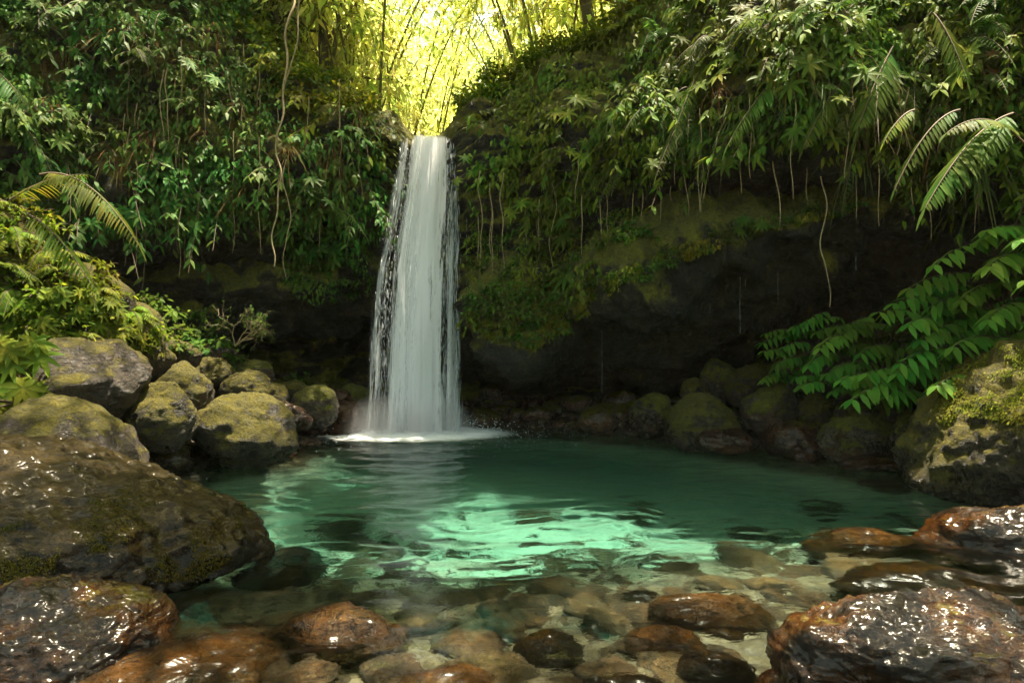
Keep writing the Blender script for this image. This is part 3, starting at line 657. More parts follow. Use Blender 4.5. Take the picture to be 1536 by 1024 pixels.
def leaf_mat_cover(name, poly, n, leaf, mat, label, bvh=None, seed=0, down=.75, lift=.18, clump=1.2, thr=-.1):
    """a close mat of single leaves over the rock: nobody could count it"""
    r = np.random.default_rng(seed); Bs = []; Ns = []
    for px, py in poly_pts(poly, n):
        h = ray(px, py, bvh)
        if h: Bs.append(h[0][:]); Ns.append(h[1][:])
    Bs = np.array(Bs); Ns = np.array(Ns)
    w = fbm(Bs*clump+seed, 3); keep = w+r.normal(size=len(w))*.12 > thr; Bs = Bs[keep]; Ns = Ns[keep]; w = w[keep]
    m = len(Bs); D = Ns*r.uniform(.25, .8, (m, 1))-UP*down+r.normal(size=(m, 3))*.42
    lb = MB(); leaves(lb, Bs+Ns*(r.random((m, 1))*lift*(1+np.clip(w, 0, 1)[:, None])), D, UP*.7+Ns+r.normal(size=(m, 3))*.25, leaf*r.uniform(.55, 1.3, m), leaf*.42*r.uniform(.8, 1.2, m), .3, .2)
    o = lb.build(name, M[mat]); return tag(o, label, kind='stuff')

# ---- regions of the rock as seen from the pool
LEFT = [(-150, -60), (430, -60), (430, 20), (470, 70), (520, 130), (585, 190), (575, 214), (566, 300), (556, 345), (520, 350), (440, 345), (380, 342), (300, 344), (200, 352), (120, 348), (-150, 345)]
LEFT_LOW = [(400, 340), (560, 335), (560, 430), (520, 452), (440, 440), (405, 400)]
RIGHT = [(700, 185), (750, 140), (790, 120), (840, 90), (890, 70), (930, 40), (1000, 0), (1060, -60), (1700, -60), (1700, 290), (1536, 285), (1400, 255), (1300, 216), (1200, 205), (1110, 208), (1050, 226), (980, 250), (900, 292), (850, 325), (770, 350), (706, 330)]
BAND = [(706, 440), (760, 430), (850, 415), (930, 405), (1000, 375), (1100, 345), (1200, 325), (1290, 305), (1290, 312), (1180, 342), (1080, 372), (990, 405), (900, 452), (850, 490), (800, 526), (740, 512), (706, 490)]
leaf_mat_cover('creeper_leaves', LEFT, 26000, .115, 'leaf_l', 'mat of small creeper leaves over the cliff left of the waterfall', seed=1, lift=.3, thr=-.04)
leaf_mat_cover('creeper_leaves', RIGHT, 30000, .11, 'leaf_r', 'mat of small creeper leaves over the cliff above the cave', seed=2, lift=.28, thr=-.07)
leaf_mat_cover('moss_herbs', BAND, 16000, .045, 'moss', 'mossy herb mat on the lower edge of the overhang', seed=3, lift=.08, clump=1.8, thr=.0)
leaf_mat_cover('moss_herbs', LEFT_LOW, 2500, .07, 'leaf_l', 'sparse herbs on the rock bulge left of the waterfall', seed=4, lift=.1, clump=1.5, thr=.05)
creL = [make_creeper(400+i, 'leaf_l', 6, .14, .8) for i in range(6)]
creR = [make_creeper(420+i, 'leaf_r', 6, .14, .7) for i in range(4)]
whoR = [make_whorl(440+i, 'leaf_r', 5, .2, .5) for i in range(4)]
whoL = [make_whorl(460+i, 'leaf_l', 5, .18, .5) for i in range(3)]
herb = [make_herb(480+i, 'fern') for i in range(4)]
ferR = [make_fern(500+i, 'fern', 6, .8) for i in range(3)]
tuft = [make_tuft(520+i, 'grass', 70, .7) for i in range(3)]
dryt = [make_tuft(530+i, 'dry', 40, .6) for i in range(2)]
REC = [(706, 345), (850, 350), (960, 300), (980, 340), (900, 400), (800, 470), (706, 470)]
leaf_mat_cover('moss_herbs', REC, 3500, .055, 'leaf_r', 'sparse herbs under the brow of the overhang', seed=8, lift=.12, clump=1.6, thr=.02)
cover(herb, REC, 34, 26, 1.3, 'herb rooted in the rock under the brow', 'herb', 'herbs under the brow')
cover(creR[:2], REC, 9, 60, .7, 'small creeper hanging under the brow', 'creeper', 'creepers under the brow')
cover(creL, LEFT, 130, 34, 1.0, 'creeping shrub with drooping leaves on the cliff left of the waterfall', 'creeper', 'creepers on the cliff left of the waterfall', jit=.1)
cover(whoL, LEFT, 26, 60, .9, 'plant with leaves in whorls on the cliff left of the waterfall', 'plant', 'whorled plants on the left cliff', jit=.15)
cover(creR, RIGHT, 80, 36, .95, 'creeping shrub with drooping leaves on the cliff above the cave', 'creeper', 'creepers on the cliff above the cave', jit=.1)
cover(whoR, RIGHT, 75, 40, .95, 'plant with glossy leaves in whorls on the cliff above the cave', 'plant', 'whorled plants above the cave', jit=.15)
cover(ferR, [(950, 60), (1536, 0), (1536, 240), (1200, 215), (960, 270)], 22, 60, 1., 'fern drooping from the cliff above the cave', 'fern', 'ferns above the cave', jit=.1)
cover(tuft, [(900, 170), (1100, 150), (1350, 120), (1500, 150), (1500, 270), (1300, 225), (1100, 230), (960, 285), (900, 300)], 10, 70, 1., 'tuft of long grass blades hanging over the cave brow', 'grass tuft', 'grass tufts hanging over the brow')
cover(dryt, [(1000, 100), (1536, 30), (1536, 250), (1100, 220)], 10, 70, 1., 'tuft of dry brown blades hanging above the cave', 'grass tuft', 'dry tufts above the cave')
cover(dryt, [(20, 20), (400, 40), (540, 150), (540, 300), (100, 300)], 30, 50, .8, 'tuft of dry brown blades on the cliff left of the waterfall', 'grass tuft', 'dry tufts on the left cliff')
cover(herb, BAND, 70, 18, 1., 'small green herb on the lower edge of the overhang', 'herb', 'herbs on the edge of the overhang')
cover(herb, [(706, 445), (860, 440), (850, 490), (800, 520), (720, 500)], 34, 16, 1.3, 'leafy herb on the mossy nose right of the waterfall', 'herb', 'herbs on the mossy nose')
cover(herb, LEFT_LOW, 18, 26, 1.4, 'leafy herb on the rock bulge left of the waterfall', 'herb', 'herbs on the left bulge')
def one(protos, px, py, s, label, cat, out=.1, bvh=None):
    h = ray(px, py, bvh)
    if h: return put(random.choice(protos), h[0]+h[1]*out, h[1], s, label, cat, None)
def single_whorl(px, py, s, label, seed, mat='leaf_r', nst=7, back=.25):
    h = ray(px, py)
    if h: return put(make_whorl(seed, mat, nst, .26, .55, 8), h[0]+h[1]*back, h[1], s, label, 'plant', None, .1)
single_whorl(880, 360, 1.0, 'broad-leaved plant jutting from the middle of the overhang', 601, 'fern', 8)
single_whorl(975, 345, .7, 'small rosette plant right of the broad-leaved plant on the overhang', 602, 'fern', 2)
single_whorl(845, 300, .9, 'broad-leaved plant just above the jutting one', 603, 'leaf_r', 6)
single_whorl(1115, 338, .6, 'bright rosette plant on the mossy band over the cave', 604, 'fern', 3)
single_whorl(468, 322, 1.1, 'broad-leaved plant at the foot of the creepers left of the waterfall', 605, 'leaf_l', 5)
single_whorl(505, 375, 1.1, 'leafy plant hanging beside the waterfall on its left', 606, 'leaf_l', 6)
single_whorl(1440, 125, .6, 'plant with rust-coloured leaves high on the right cliff', 607, 'dry', 2)

# ---- large fronds
def frond_thing(bpx, bpy_, bd, tpx, tpy, td, label, mat='fern', droop=.45, pairs=44, ll=.33, lw=.026, seed=0, hang=.45, fwd=.6, name='fern_frond', st=4):
    b = P(bpx, bpy_, bd); tip = P(tpx, tpy, td); v = tip-b; L = np.linalg.norm(v); d0 = v/L+UP*droop; Ls = L*np.linalg.norm(d0)
    root = empty(name, b); sb = MB(); lb = MB()
    frond_into(sb, lb, (0, 0, 0), d0, Ls, droop/np.linalg.norm(d0), pairs, ll, lw, hang, fwd, seed, st=st, r0=.012)
    sb.build('stalk', M['stem'], root); lb.build('leaflet', M[mat], root); tag(root, label, 'fern frond'); return root
frond_thing(1205, 95, 9.0, 1092, 218, 8.5, 'pale arching frond over the middle of the cave brow', seed=1, ll=.33)
frond_thing(1340, 70, 8.3, 1288, 190, 8.0, 'broad hanging frond right of the pale arching one', seed=2, ll=.36, droop=.2)
frond_thing(1275, 110, 8.6, 1205, 222, 8.3, 'dark frond between the pale arching one and the broad hanging one', 'leaf_r', seed=3, ll=.3, droop=.3)
frond_thing(1520, 170, 6.9, 1388, 312, 6.4, 'largest pale frond drooping at the far right', seed=4, ll=.36, lw=.036, droop=.4, pairs=46)
frond_thing(1440, 165, 7.2, 1342, 285, 6.9, 'narrow frond just left of the largest pale one', 'fern', seed=5, ll=.2, lw=.03, droop=.55, pairs=20)
frond_thing(1372, 165, 7.6, 1325, 215, 7.4, 'small dark frond left of the narrow one', 'leaf_r', seed=6, ll=.16, pairs=16)
frond_thing(1536, 215, 6.8, 1420, 200, 6.3, 'frond reaching sideways above the largest pale one', 'leaf_r', seed=7, ll=.22, droop=.6, pairs=22, lw=.04)
frond_thing(1040, 150, 9.8, 985, 262, 9.4, 'hanging frond at the left end of the cave brow', 'grass', seed=8, ll=.26, droop=.3, pairs=26)
frond_thing(1165, 45, 9.2, 1108, 98, 9.0, 'yellowish frond high above the cave brow', 'leaf_sun', seed=9, ll=.26, droop=.4, pairs=20)
frond_thing(1060, 90, 9.8, 1015, 190, 9.4, 'dark hanging frond above the left end of the brow', 'leaf_r', seed=12, ll=.25, droop=.3, pairs=22)
frond_thing(1400, 20, 7.8, 1450, 120, 7.4, 'dark frond hanging from the top right of the cliff', 'leaf_r', seed=13, ll=.28, droop=.35, pairs=24)
frond_thing(60, 262, 7.4, 208, 368, 7.0, 'sunlit yellow-green frond arching over the left mound', 'leaf_sun', seed=10, ll=.3, lw=.026, droop=.62, pairs=38, hang=.35)
frond_thing(15, 300, 7.4, 128, 262, 7.2, 'short sunlit frond above the long one on the left', 'leaf_sun', seed=11, ll=.2, droop=.3, pairs=20)
frond_thing(-40, 90, 7.0, 45, 165, 6.8, 'dark frond hanging in from the left edge', 'leaf_l', seed=14, ll=.3, droop=.4, pairs=22)
frond_thing(40, 320, 7.2, 140, 432, 6.9, 'sunlit frond lying down the left mound', 'leaf_sun', seed=15, ll=.26, droop=.35, pairs=26)

# ---- hanging vines and roots
def vine(px0, py0, py1, rad=.008, wob=.05, off=.25, label='', group=None, mat='vine', px1=None, name='hanging_vine', tg_=True, d=None, leafy=False):
    if d is None:
        h = ray(px0, py0)
        if not h: return
        p0 = np.array((h[0]+h[1]*off)[:])
    else: p0 = P(px0, py0, d)
    z1 = CAMZ-(py1-512)/1024*p0[1]; x1 = p0[0] if px1 is None else (px1-768)/1024*p0[1]
    n = max(8, int((p0[2]-z1)/.08)); t = np.linspace(0, 1, n)
    pts = np.c_[p0[0]+(x1-p0[0])*t, np.full(n, p0[1]), p0[2]+(z1-p0[2])*t]
    pts[:, :2] += np.c_[perlin(np.c_[t*n*.13, t*0+px0*.37, t*0]), perlin(np.c_[t*n*.13, t*0+px0*.71+9, t*0])]*wob*2
    mb = MB(); tube(mb, pts, rad, rad*.5, 5)
    if leafy:
        r = np.random.default_rng(int(px0)); m = n//2; i = r.integers(0, n, m); leaves(mb, pts[i], r.normal(size=(m, 3))+np.array([0, -.4, -.6]), UP, .06, .03, .3, .2)
    o = mb.build(name, M[mat]); return tag(o, label, 'vine', group)
vine(436, -30, 400, .02, .09, .5, d=10.3, label= 'long pale twisted vine hanging left of the waterfall', px1=408)
vine(456, -30, 150, .015, .06, .45, d=10.3, label= 'second pale vine beside the long twisted one', px1=428)
for px, a, b in ((442, 140, 300), (472, 170, 320), (486, 190, 330), (355, 90, 330), (300, 120, 345), (335, 200, 380), (250, 160, 360), (160, 180, 400), (180, 220, 380), (510, 210, 345), (530, 220, 320), (210, 200, 400), (395, 180, 345), (412, 210, 380)):
    vine(px, a, b, .008, .04, .4, 'thin brown aerial root hanging from the creepers on the left cliff', 'aerial roots on the left cliff')
for px, a, b in ((742, 300, 420), (765, 330, 455), (815, 320, 480), (902, 320, 470), (930, 300, 430), (960, 290, 360), (985, 280, 380), (1010, 262, 330), (1030, 255, 300), (1075, 240, 320), (1120, 235, 290), (1190, 235, 300), (1275, 230, 330), (1350, 250, 330), (1420, 250, 360), (1500, 270, 400), (1480, 260, 350), (725, 320, 390), (1052, 250, 300)):
    vine(px, a, b, .0075, .03, .35, 'thin brown aerial root hanging from the brow over the cave', 'aerial roots over the cave')
vine(1155, 235, 345, .012, .06, .25, 'knotted pale root hanging below the pale arching frond')
vine(1245, 255, 460, .011, .06, .15, 'long knotted root hanging into the dark cave')
def drip(px, py0, py1, d, label='thin thread of dripping water falling into the cave'):
    r = np.random.default_rng(int(px*7)); p = P(px, py0, d); z1 = CAMZ-(py1-512)/1024*d; mb = MB(); z = p[2]
    n = int((p[2]-z1)/.025)+4; zz = np.linspace(p[2], z1, n); bead = lambda t: .0012+.0022*np.clip(perlin(np.c_[t*n*.23, t*0+px, t*0]), 0, 1)
    tube(mb, np.c_[p[0]+perlin(np.c_[zz*3, zz*0+px, zz*0])*.006, zz*0+p[1], zz], bead, sides=4)
    o = mb.build('water_drip', M['droplet']); tag(o, label, 'water drip', 'threads of dripping water in the cave')
M['droplet'] = None
def drop_mat():
    t = NT('water_droplet'); g_ = t.n('ShaderNodeBsdfPrincipled', {'Base Color': (.85, .9, .95, 1), 'Roughness': .12, 'Alpha': 1.0}).outputs[0]; tl = t.n('ShaderNodeBsdfTranslucent', {'Color': (.9, .93, 1, 1)}).outputs[0]
    return t.done(t.n('ShaderNodeMixShader', {0: .5, 1: g_, 2: tl}).outputs[0])
M['droplet'] = drop_mat()
for px, a, b, d in ((1065, 372, 470, 10.7), (1070, 372, 440, 10.7), (1110, 362, 500, 10.5), (1118, 362, 430, 10.5), (1144, 352, 410, 10.4), (1167, 346, 450, 10.4), (903, 440, 590, 11.3), (1003, 400, 450, 11), (985, 405, 440, 11), (1284, 325, 405, 10), (841, 500, 540, 11.6), (1232, 335, 400, 10.1), (1090, 368, 420, 10.6), (700, 300, 440, 12.2), (1190, 345, 385, 10.3)):
    drip(px, a, b, d)

# leaves over the rounded crest and the rock above it
def crest_mat(i0, i1, rows, n, mat, label, seed, leaf=.15, lift=.25):
    r = np.random.default_rng(seed); i = r.integers(i0, i1, n); j = r.integers(nv-rows, nv-1, n); Bp = S2[i, j]+r.normal(size=(n, 3))*.05; Nm = Nn[i, j]
    Nm = unit(Nm*np.where((Nm[:, 2] < 0)[:, None], -1, 1)); D = Nm*.4+r.normal(size=(n, 3))*.45+np.array([0, -.5, -.35]); lb = MB()
    k = (fbm(Bp*1.3+seed, 2) > -.35); Bp, Nm, D = Bp[k], Nm[k], D[k]; m = len(Bp)
    leaves(lb, Bp+Nm*r.random((m, 1))*lift+UP*r.random((m, 1))*lift*.6, D, UP+r.normal(size=(m, 3))*.3, leaf*r.uniform(.6, 1.3, m), leaf*.4, .3, .2)
    return tag(lb.build('creeper_leaves', M[mat]), label, kind='stuff')
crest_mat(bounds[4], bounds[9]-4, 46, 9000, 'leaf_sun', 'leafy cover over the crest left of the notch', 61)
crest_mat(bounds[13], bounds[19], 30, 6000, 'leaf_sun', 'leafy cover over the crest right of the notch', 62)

ferL = [make_fern(560+i, 'fern', 6, .8) for i in range(3)]
cover(ferL, LEFT, 22, 60, 1., 'fern drooping from the cliff left of the waterfall', 'fern', 'ferns on the left cliff', jit=.1)
for i in range(26):
    a = random.uniform(120, 560); b = random.uniform(60, 260); vine(a, b, b+random.uniform(60, 190), .009, .05, .5, 'pale dry vine trailing over the left cliff', 'pale vines on the left cliff')

for i in range(22):
    a = random.uniform(720, 1500); b = np.interp(a, [720, 850, 1000, 1200, 1500], [240, 250, 200, 150, 160])+random.uniform(-30, 60); vine(a, b, b+random.uniform(60, 170), .008, .05, .4, 'pale dry vine trailing over the right cliff', 'pale vines on the right cliff')
# ------------------------------------------------------------------ mound on the left bank with sunlit plants
m1 = B(-260, 128, 268, 600, 8.4, 'boulder', 'tall leafy moss mound on the left bank', 701, b=1.1, sub=5, facet=8, name='mossy_mound')
m2 = B(20, 200, 395, 590, 8.5, 'boulder', 'lower step of the leafy moss mound', 703, b=.8, sub=5, facet=8, name='mossy_mound', tilt=.3)
m3 = B(130, 240, 450, 570, 8.7, 'boulder', 'smallest step of the leafy moss mound', 705, b=.6, sub=4, facet=8, name='mossy_mound', tilt=.3)
for m in (m1, m2, m3): m['category'] = 'mound'
def rocks_bvh(objs):
    V = []; F = []; n = 0
    for o, W, f in ROCKS:
        if o in objs: V.append(W); F.append(f+n); n += len(W)
    return BVHTree.FromPolygons([Vector(v) for v in np.concatenate(V)], np.concatenate(F).tolist())
mb_ = rocks_bvh([m1, m2, m3])
MOUND = [(-60, 230), (40, 250), (110, 300), (150, 400), (200, 450), (236, 500), (200, 540), (100, 520), (-60, 540)]
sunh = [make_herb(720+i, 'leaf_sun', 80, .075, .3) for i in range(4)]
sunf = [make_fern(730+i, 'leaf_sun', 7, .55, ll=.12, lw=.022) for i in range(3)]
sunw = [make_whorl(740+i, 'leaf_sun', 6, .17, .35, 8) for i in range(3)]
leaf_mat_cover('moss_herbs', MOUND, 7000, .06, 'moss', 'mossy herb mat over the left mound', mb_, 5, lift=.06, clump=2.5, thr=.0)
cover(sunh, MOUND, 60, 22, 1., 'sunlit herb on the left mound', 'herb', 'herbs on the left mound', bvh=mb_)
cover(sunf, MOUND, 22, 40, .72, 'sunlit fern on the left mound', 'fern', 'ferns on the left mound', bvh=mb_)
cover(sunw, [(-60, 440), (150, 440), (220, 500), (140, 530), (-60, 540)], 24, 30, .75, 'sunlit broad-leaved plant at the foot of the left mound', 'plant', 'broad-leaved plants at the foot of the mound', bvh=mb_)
def on_ground(proto, x, y, s, label, cat, group, dz=0, nrm=(-.2, -1, 0)):
    return put(proto, (x, y, gz(x, y)+dz), nrm, s, label, cat, group)
grh = [make_herb(750+i, 'fern', 80, .08, .32) for i in range(3)]
for px, py, d in ((250, 500, 10.2), (262, 478, 10.4), (285, 505, 10.4), (330, 492, 11), (345, 520, 10.9), (300, 480, 11.2), (320, 515, 10.7), (290, 522, 9.9), (232, 470, 10), (355, 545, 10.8), (445, 575, 11.9), (215, 455, 9.8), (270, 525, 9.4)):
    p = P(px, py, d); put(random.choice(grh), p, (.3, -1, 0), random.uniform(.9, 1.5), 'green herb growing between the boulders of the left bank', 'herb', 'herbs between the left boulders')
for px, py, d in ((0, 590, 6.6), (10, 555, 7), (30, 540, 7.1), (-10, 520, 7.2), (20, 610, 6.4)):
    put(random.choice(sunw), P(px, py, d), (.5, -1, 0), 1.1, 'broad-leaved plant beside the pitted brown boulder', 'plant', 'plants beside the pitted boulder')
# bare twiggy shrub by the left cave
root = empty('twiggy_shrub', P(352, 518, 10.6)); sb = MB(); lb = MB(); r = np.random.default_rng(9)
def twig(b, d, L, rad, lev):
    pts = arc(b, d, L, .15, 6)+np.cumsum(r.normal(size=(6, 3))*.012, 0); tube(sb, pts, rad, rad*.6, 4)
    if lev == 0:
        leaves(lb, pts[[3, 5, 5]], r.normal(size=(3, 3)), UP, .06, .028); return
    for k in range(3): twig(pts[-1-k], unit(d)+r.normal(size=3)*.55, L*.7, rad*.62, lev-1)
for k in range(4): twig(np.zeros(3), np.array([r.uniform(-.1, 1), r.uniform(-.3, .3), r.uniform(.2, .9)]), .34, .012, 3)
sb.build('branch', M['vine'], root); lb.build('foliage', M['fern'], root); tag(root, 'bare twiggy shrub leaning out in front of the dark left cave', 'shrub')

# ------------------------------------------------------------------ leafy bush on the right bank
def bush(base, tips, label, seed, leaf=.26, pairs=9, mat='leaf_bush', box=None, extra=0):
    rr = random.Random(seed)
    tips = list(tips)+[(rr.uniform(box[0], box[1]), rr.uniform(box[2], box[3]), rr.uniform(box[4], box[5]), rr.uniform(.45, .8)) for _ in range(extra)]
    root = empty('leafy_shrub', base); base = np.array(base); r = np.random.default_rng(seed)
    for k, (px, py, d, L) in enumerate(tips):
        tip = P(px, py, d)-base
        di = unit(np.array([-.9, -.35, -.12])+r.normal(size=3)*.14); st_ = tip-di*L; sb = MB(); lb = MB()
        mid = st_*.55+np.array([.1, .1, .12]); t = np.linspace(0, 1, 9)[:, None]
        tube(sb, (1-t)**2*np.zeros(3)+2*t*(1-t)*mid+t*t*st_, .014, .009, 5)
        d0 = di*1.+UP*.35
        frond_into(sb, lb, st_, d0, L*np.linalg.norm(d0), .35/np.linalg.norm(d0), pairs+int(r.integers(-1, 2)), leaf*r.uniform(.85, 1.15), leaf*.34, .38, .45, seed*31+k, prof=lambda u: .72+.28*np.sin(np.pi*u), st=4, n=12, r0=.008, leafdroop=.4, jit=.17)
        br = sb.build('branch', M['stem'], root); lb.build('foliage', M[mat], br)
    tag(root, label, 'shrub'); return root
bush((6.6, 8.6, 1.2), [(1318, 468, 8.3, 1.2), (1362, 432, 8.2, 1.1), (1400, 398, 8.0, 1.1), (1470, 360, 7.9, .8), (1440, 450, 7.9, .9), (1390, 480, 8.3, .8), (1340, 455, 8.6, .9), (1500, 420, 7.7, .7)], 'upper leafy shrub with long pinnate branches under the right cliff', 801, box=(1340, 1536, 400, 500, 8.2, 9.2), extra=12)
bush((6.3, 8.2, .9), [(1350, 545, 7.9, 1.05), (1404, 578, 7.4, .8), (1430, 520, 7.6, .8), (1480, 480, 7.5, .7), (1380, 510, 8.0, .8), (1500, 540, 7.3, .6)], 'leafy shrub with branches reaching over the giant mossy boulder', 803, box=(1360, 1530, 480, 580, 7.9, 8.8), extra=10)
bush((5.4, 8.9, .8), [(1278, 600, 8.1, 1.0), (1300, 560, 8.3, .8), (1330, 590, 8.2, .7), (1345, 560, 8.2, .7), (1262, 570, 8.6, .6)], 'low leafy shrub with branches hanging toward the water', 805, box=(1250, 1390, 530, 610, 8.6, 9.3), extra=10)
bush((5.3, 9.9, .9), [(1228, 522, 9.0, .75), (1260, 505, 9.2, .7), (1240, 560, 9.0, .6), (1212, 548, 9.3, .55), (1290, 530, 8.9, .7), (1282, 492, 9.4, .6), (1200, 580, 9.3, .45)], 'middle leafy shrub behind the boulders of the right bank', 807, .23, box=(1200, 1350, 480, 590, 9.2, 10), extra=14)
bush((4.6, 10.6, .8), [(1148, 500, 10.2, .6), (1175, 520, 10, .5), (1190, 490, 10.2, .6), (1165, 545, 9.9, .45), (1215, 482, 10.2, .6), (1195, 565, 9.8, .4)], 'smallest leafy shrub at the cave mouth', 809, .2, 8, box=(1140, 1240, 480, 570, 10, 10.8), extra=8)
bush((7.0, 8.4, 1.8), [(1480, 345, 7.6, .8), (1530, 360, 7.2, .7), (1540, 420, 7.0, .7), (1560, 470, 6.9, .6), (1500, 385, 7.6, .6)], 'highest leafy shrub at the right edge', 811, box=(1470, 1600, 340, 520, 7.2, 8.2), extra=14)
for i in range(46):
    px = random.uniform(1010, 1400); d = random.uniform(9.6, 12.2); x = (px-768)/1024*d
    if pd(x, d) > .5: on_ground(random.choice(grh), x, d, random.uniform(.7, 1.3), 'green herb among the stones of the right bank', 'herb', 'herbs on the right bank', .05)
GB = rocks_bvh([giant])
leaf_mat_cover('moss_herbs', [(1395, 510), (1560, 505), (1560, 640), (1440, 620), (1395, 680)], 9000, .025, 'moss', 'moss tufts on the giant right boulder', GB, 6, lift=.02, clump=2.2, thr=.05)
BB = rocks_bvh([big])
leaf_mat_cover('moss_herbs', [(0, 790), (100, 760), (200, 720), (330, 690), (405, 740), (408, 800), (300, 870), (0, 880)], 22000, .012, 'moss_dark', 'moss tufts on the face of the huge slanting boulder', BB, 7, lift=.012, clump=4, thr=.05)
# ------------------------------------------------------------------ waterfall
def fall_mat(name, dens, fx, seed, core=.5):
    t = NT(name); uv = t.n('ShaderNodeUVMap').outputs[0]; s = t.n('ShaderNodeSeparateXYZ', {0: uv}); U, Vv = s.outputs[0], s.outputs[1]
    def st(sx, sy, det, off, dist=.3):
        v = t.n('ShaderNodeCombineXYZ', {0: t.math('MULTIPLY', U, sx), 1: t.math('MULTIPLY', Vv, sy), 2: off+seed}).outputs[0]; return t.noise(v, 1, det, .62, dist)
    a = st(fx, 3.0, 6, 0); b = st(fx*3.2, 9, 5, 5); c = st(fx*.33, 1.6, 4, 9, .6); d = st(fx*5, 40, 3, 13)
    cen = t.n('ShaderNodeMath', {0: t.math('SUBTRACT', U, core)}, operation='ABSOLUTE').outputs[0]
    cb = t.mapr(cen, .22, .0, 0, .24)
    v = t.math('ADD', t.math('ADD', t.math('MULTIPLY', a, .5), t.math('MULTIPLY', b, .28)), t.math('ADD', t.math('MULTIPLY', c, .62), t.math('ADD', cb, t.math('MULTIPLY', d, .18))))
    al = t.mapr(v, 1.0-dens, 1.12-dens)
    ed = t.math('MULTIPLY', t.mapr(U, 0, .12), t.mapr(U, 1, .9)); al = t.math('MULTIPLY', al, ed)
    al = t.math('MULTIPLY', al, t.mapr(Vv, 0, .02))
    al = t.math('MULTIPLY', al, .92)
    tr = t.n('ShaderNodeBsdfTransparent').outputs[0]
    df = t.n('ShaderNodeBsdfPrincipled', {'Base Color': (.96, .93, 1, 1), 'Roughness': .35, 'Normal': t.bump(b, .6, .03)}).outputs[0]
    tl = t.n('ShaderNodeBsdfTranslucent', {'Color': (.95, .96, 1, 1)}).outputs[0]
    w_ = t.n('ShaderNodeMixShader', {0: .5, 1: df, 2: tl}).outputs[0]
    return t.done(t.n('ShaderNodeMixShader', {0: al, 1: tr, 2: w_}).outputs[0])
fall = empty('waterfall', (-1.6, 12.0, 0)); tag(fall, 'white waterfall dropping from the notch into the pool', 'waterfall')
# edges of the falling water: v from 0 (lip) to 1 (pool)
vy = np.array([214, 222, 240, 300, 400, 500, 580, 648]); vl = np.array([598, 597, 594, 582, 562, 552, 547, 541]); vr = np.array([686, 686, 687, 689, 690, 691, 692, 694])
def zt(v): return 5.30-(5.32)*v
def sheet(ul, ur, dd, mat, nu_=60, nv_=160, seed=0, bul=.12, name='water_sheet'):
    u = np.linspace(0, 1, nu_); v = np.linspace(0, 1, nv_); U, V_ = np.meshgrid(u, v, indexing='ij')
    z = zt(V_); depth = 12.55-1.0*np.sqrt(np.clip(V_, 0, 1))*.9-dd; py = 512-(z-CAMZ)/depth*1024
    L_ = np.interp(py, vy, vl); R_ = np.interp(py, vy, vr); uu = ul+(ur-ul)*U; px = L_+(R_-L_)*uu
    q = np.stack([uu*7+seed, V_*1.3, 0*U+seed], -1).reshape(-1, 3)
    dep = depth-bul*np.sin(np.pi*uu)+ (fbm(q, 3)*.12).reshape(U.shape)*np.clip(V_*6, 0, 1)
    X = (px-768)/1024*depth+ (perlin(q*1.7+3)*.03).reshape(U.shape)*np.clip(V_*6, 0, 1)
    X = X+1.6; Y = dep-12.0
    o = mesh_obj(name, np.stack([X, Y, z], -1).reshape(-1, 3), grid_faces(nu_, nv_), mat, fall, uv=np.stack([uu, V_], -1).reshape(-1, 2)); return o
sheet(0, 1, .0, fall_mat('falling_water_back', .25, 22, 0, .5), seed=1)
sheet(.02, .97, .12, fall_mat('falling_water_mid', .17, 30, 3, .52), seed=2)
sheet(.28, .80, .2, fall_mat('falling_water_core', .34, 18, 7, .53), seed=3, nu_=40)
sheet(.1, .62, .26, fall_mat('falling_water_veil', .08, 36, 11, .35), seed=4, nu_=40)
# smooth sheet sliding over the lip
# falling drops and thin strands
r = np.random.default_rng(77)
def fall_pt(u, v, dd=0):
    z = zt(v); depth = 12.55-.9*np.sqrt(v)-dd; py = 512-(z-CAMZ)/depth*1024
    L_ = np.interp(py, vy, vl); R_ = np.interp(py, vy, vr); px = L_+(R_-L_)*u
    return np.stack([(px-768)/1024*depth+1.6, depth-12.0, z], -1)
def spindles(n, ufun, vlo, vhi, lmin, lmax, rad, spread, name):
    u = ufun(n); v = vlo+(vhi-vlo)*r.random(n); c = fall_pt(u, v, .1)+r.normal(size=(n, 3))*np.array([spread, .15, 0])
    L = r.uniform(lmin, lmax, n)*(.5+v); w = rad*r.uniform(.5, 1.4, n)
    k = 4; an = np.arange(3)/3*6.283
    top = c.copy(); bot = c-np.c_[r.normal(size=n)*.01, 0*L, L]; mid = (top*.35+bot*.65)
    ring = mid[:, None]+np.stack([np.cos(an), np.sin(an), 0*an], -1)[None]*w[:, None, None]
    V = np.concatenate([top[:, None], bot[:, None], ring], 1).reshape(-1, 3); o = np.arange(n)[:, None]*5
    T = [o+np.array(f) for f in ([0, 2, 3], [0, 3, 4], [0, 4, 2], [1, 3, 2], [1, 4, 3], [1, 2, 4])]
    mb = MB(); mb.add(V, np.concatenate(T)); return mb.build(name, M['droplet'], fall)
d = spindles(4200, lambda n: .08+r.random(n)*.88, .05, 1, .03, .16, .0026, .03, 'water_drops'); d['kind'] = 'stuff'
d = spindles(260, lambda n: .965+r.normal(size=n)*.014, 0, 1, .15, .5, .0035, .012, 'side_thread'); d['kind'] = 'stuff'
d = spindles(200, lambda n: .90+r.normal(size=n)*.014, 0, .6, .15, .5, .0035, .01, 'side_thread'); d['kind'] = 'stuff'
d = spindles(60, lambda n: .09+r.normal(size=n)*.015, 0, 1, .15, .4, .0035, .015, 'side_thread'); d['kind'] = 'stuff'
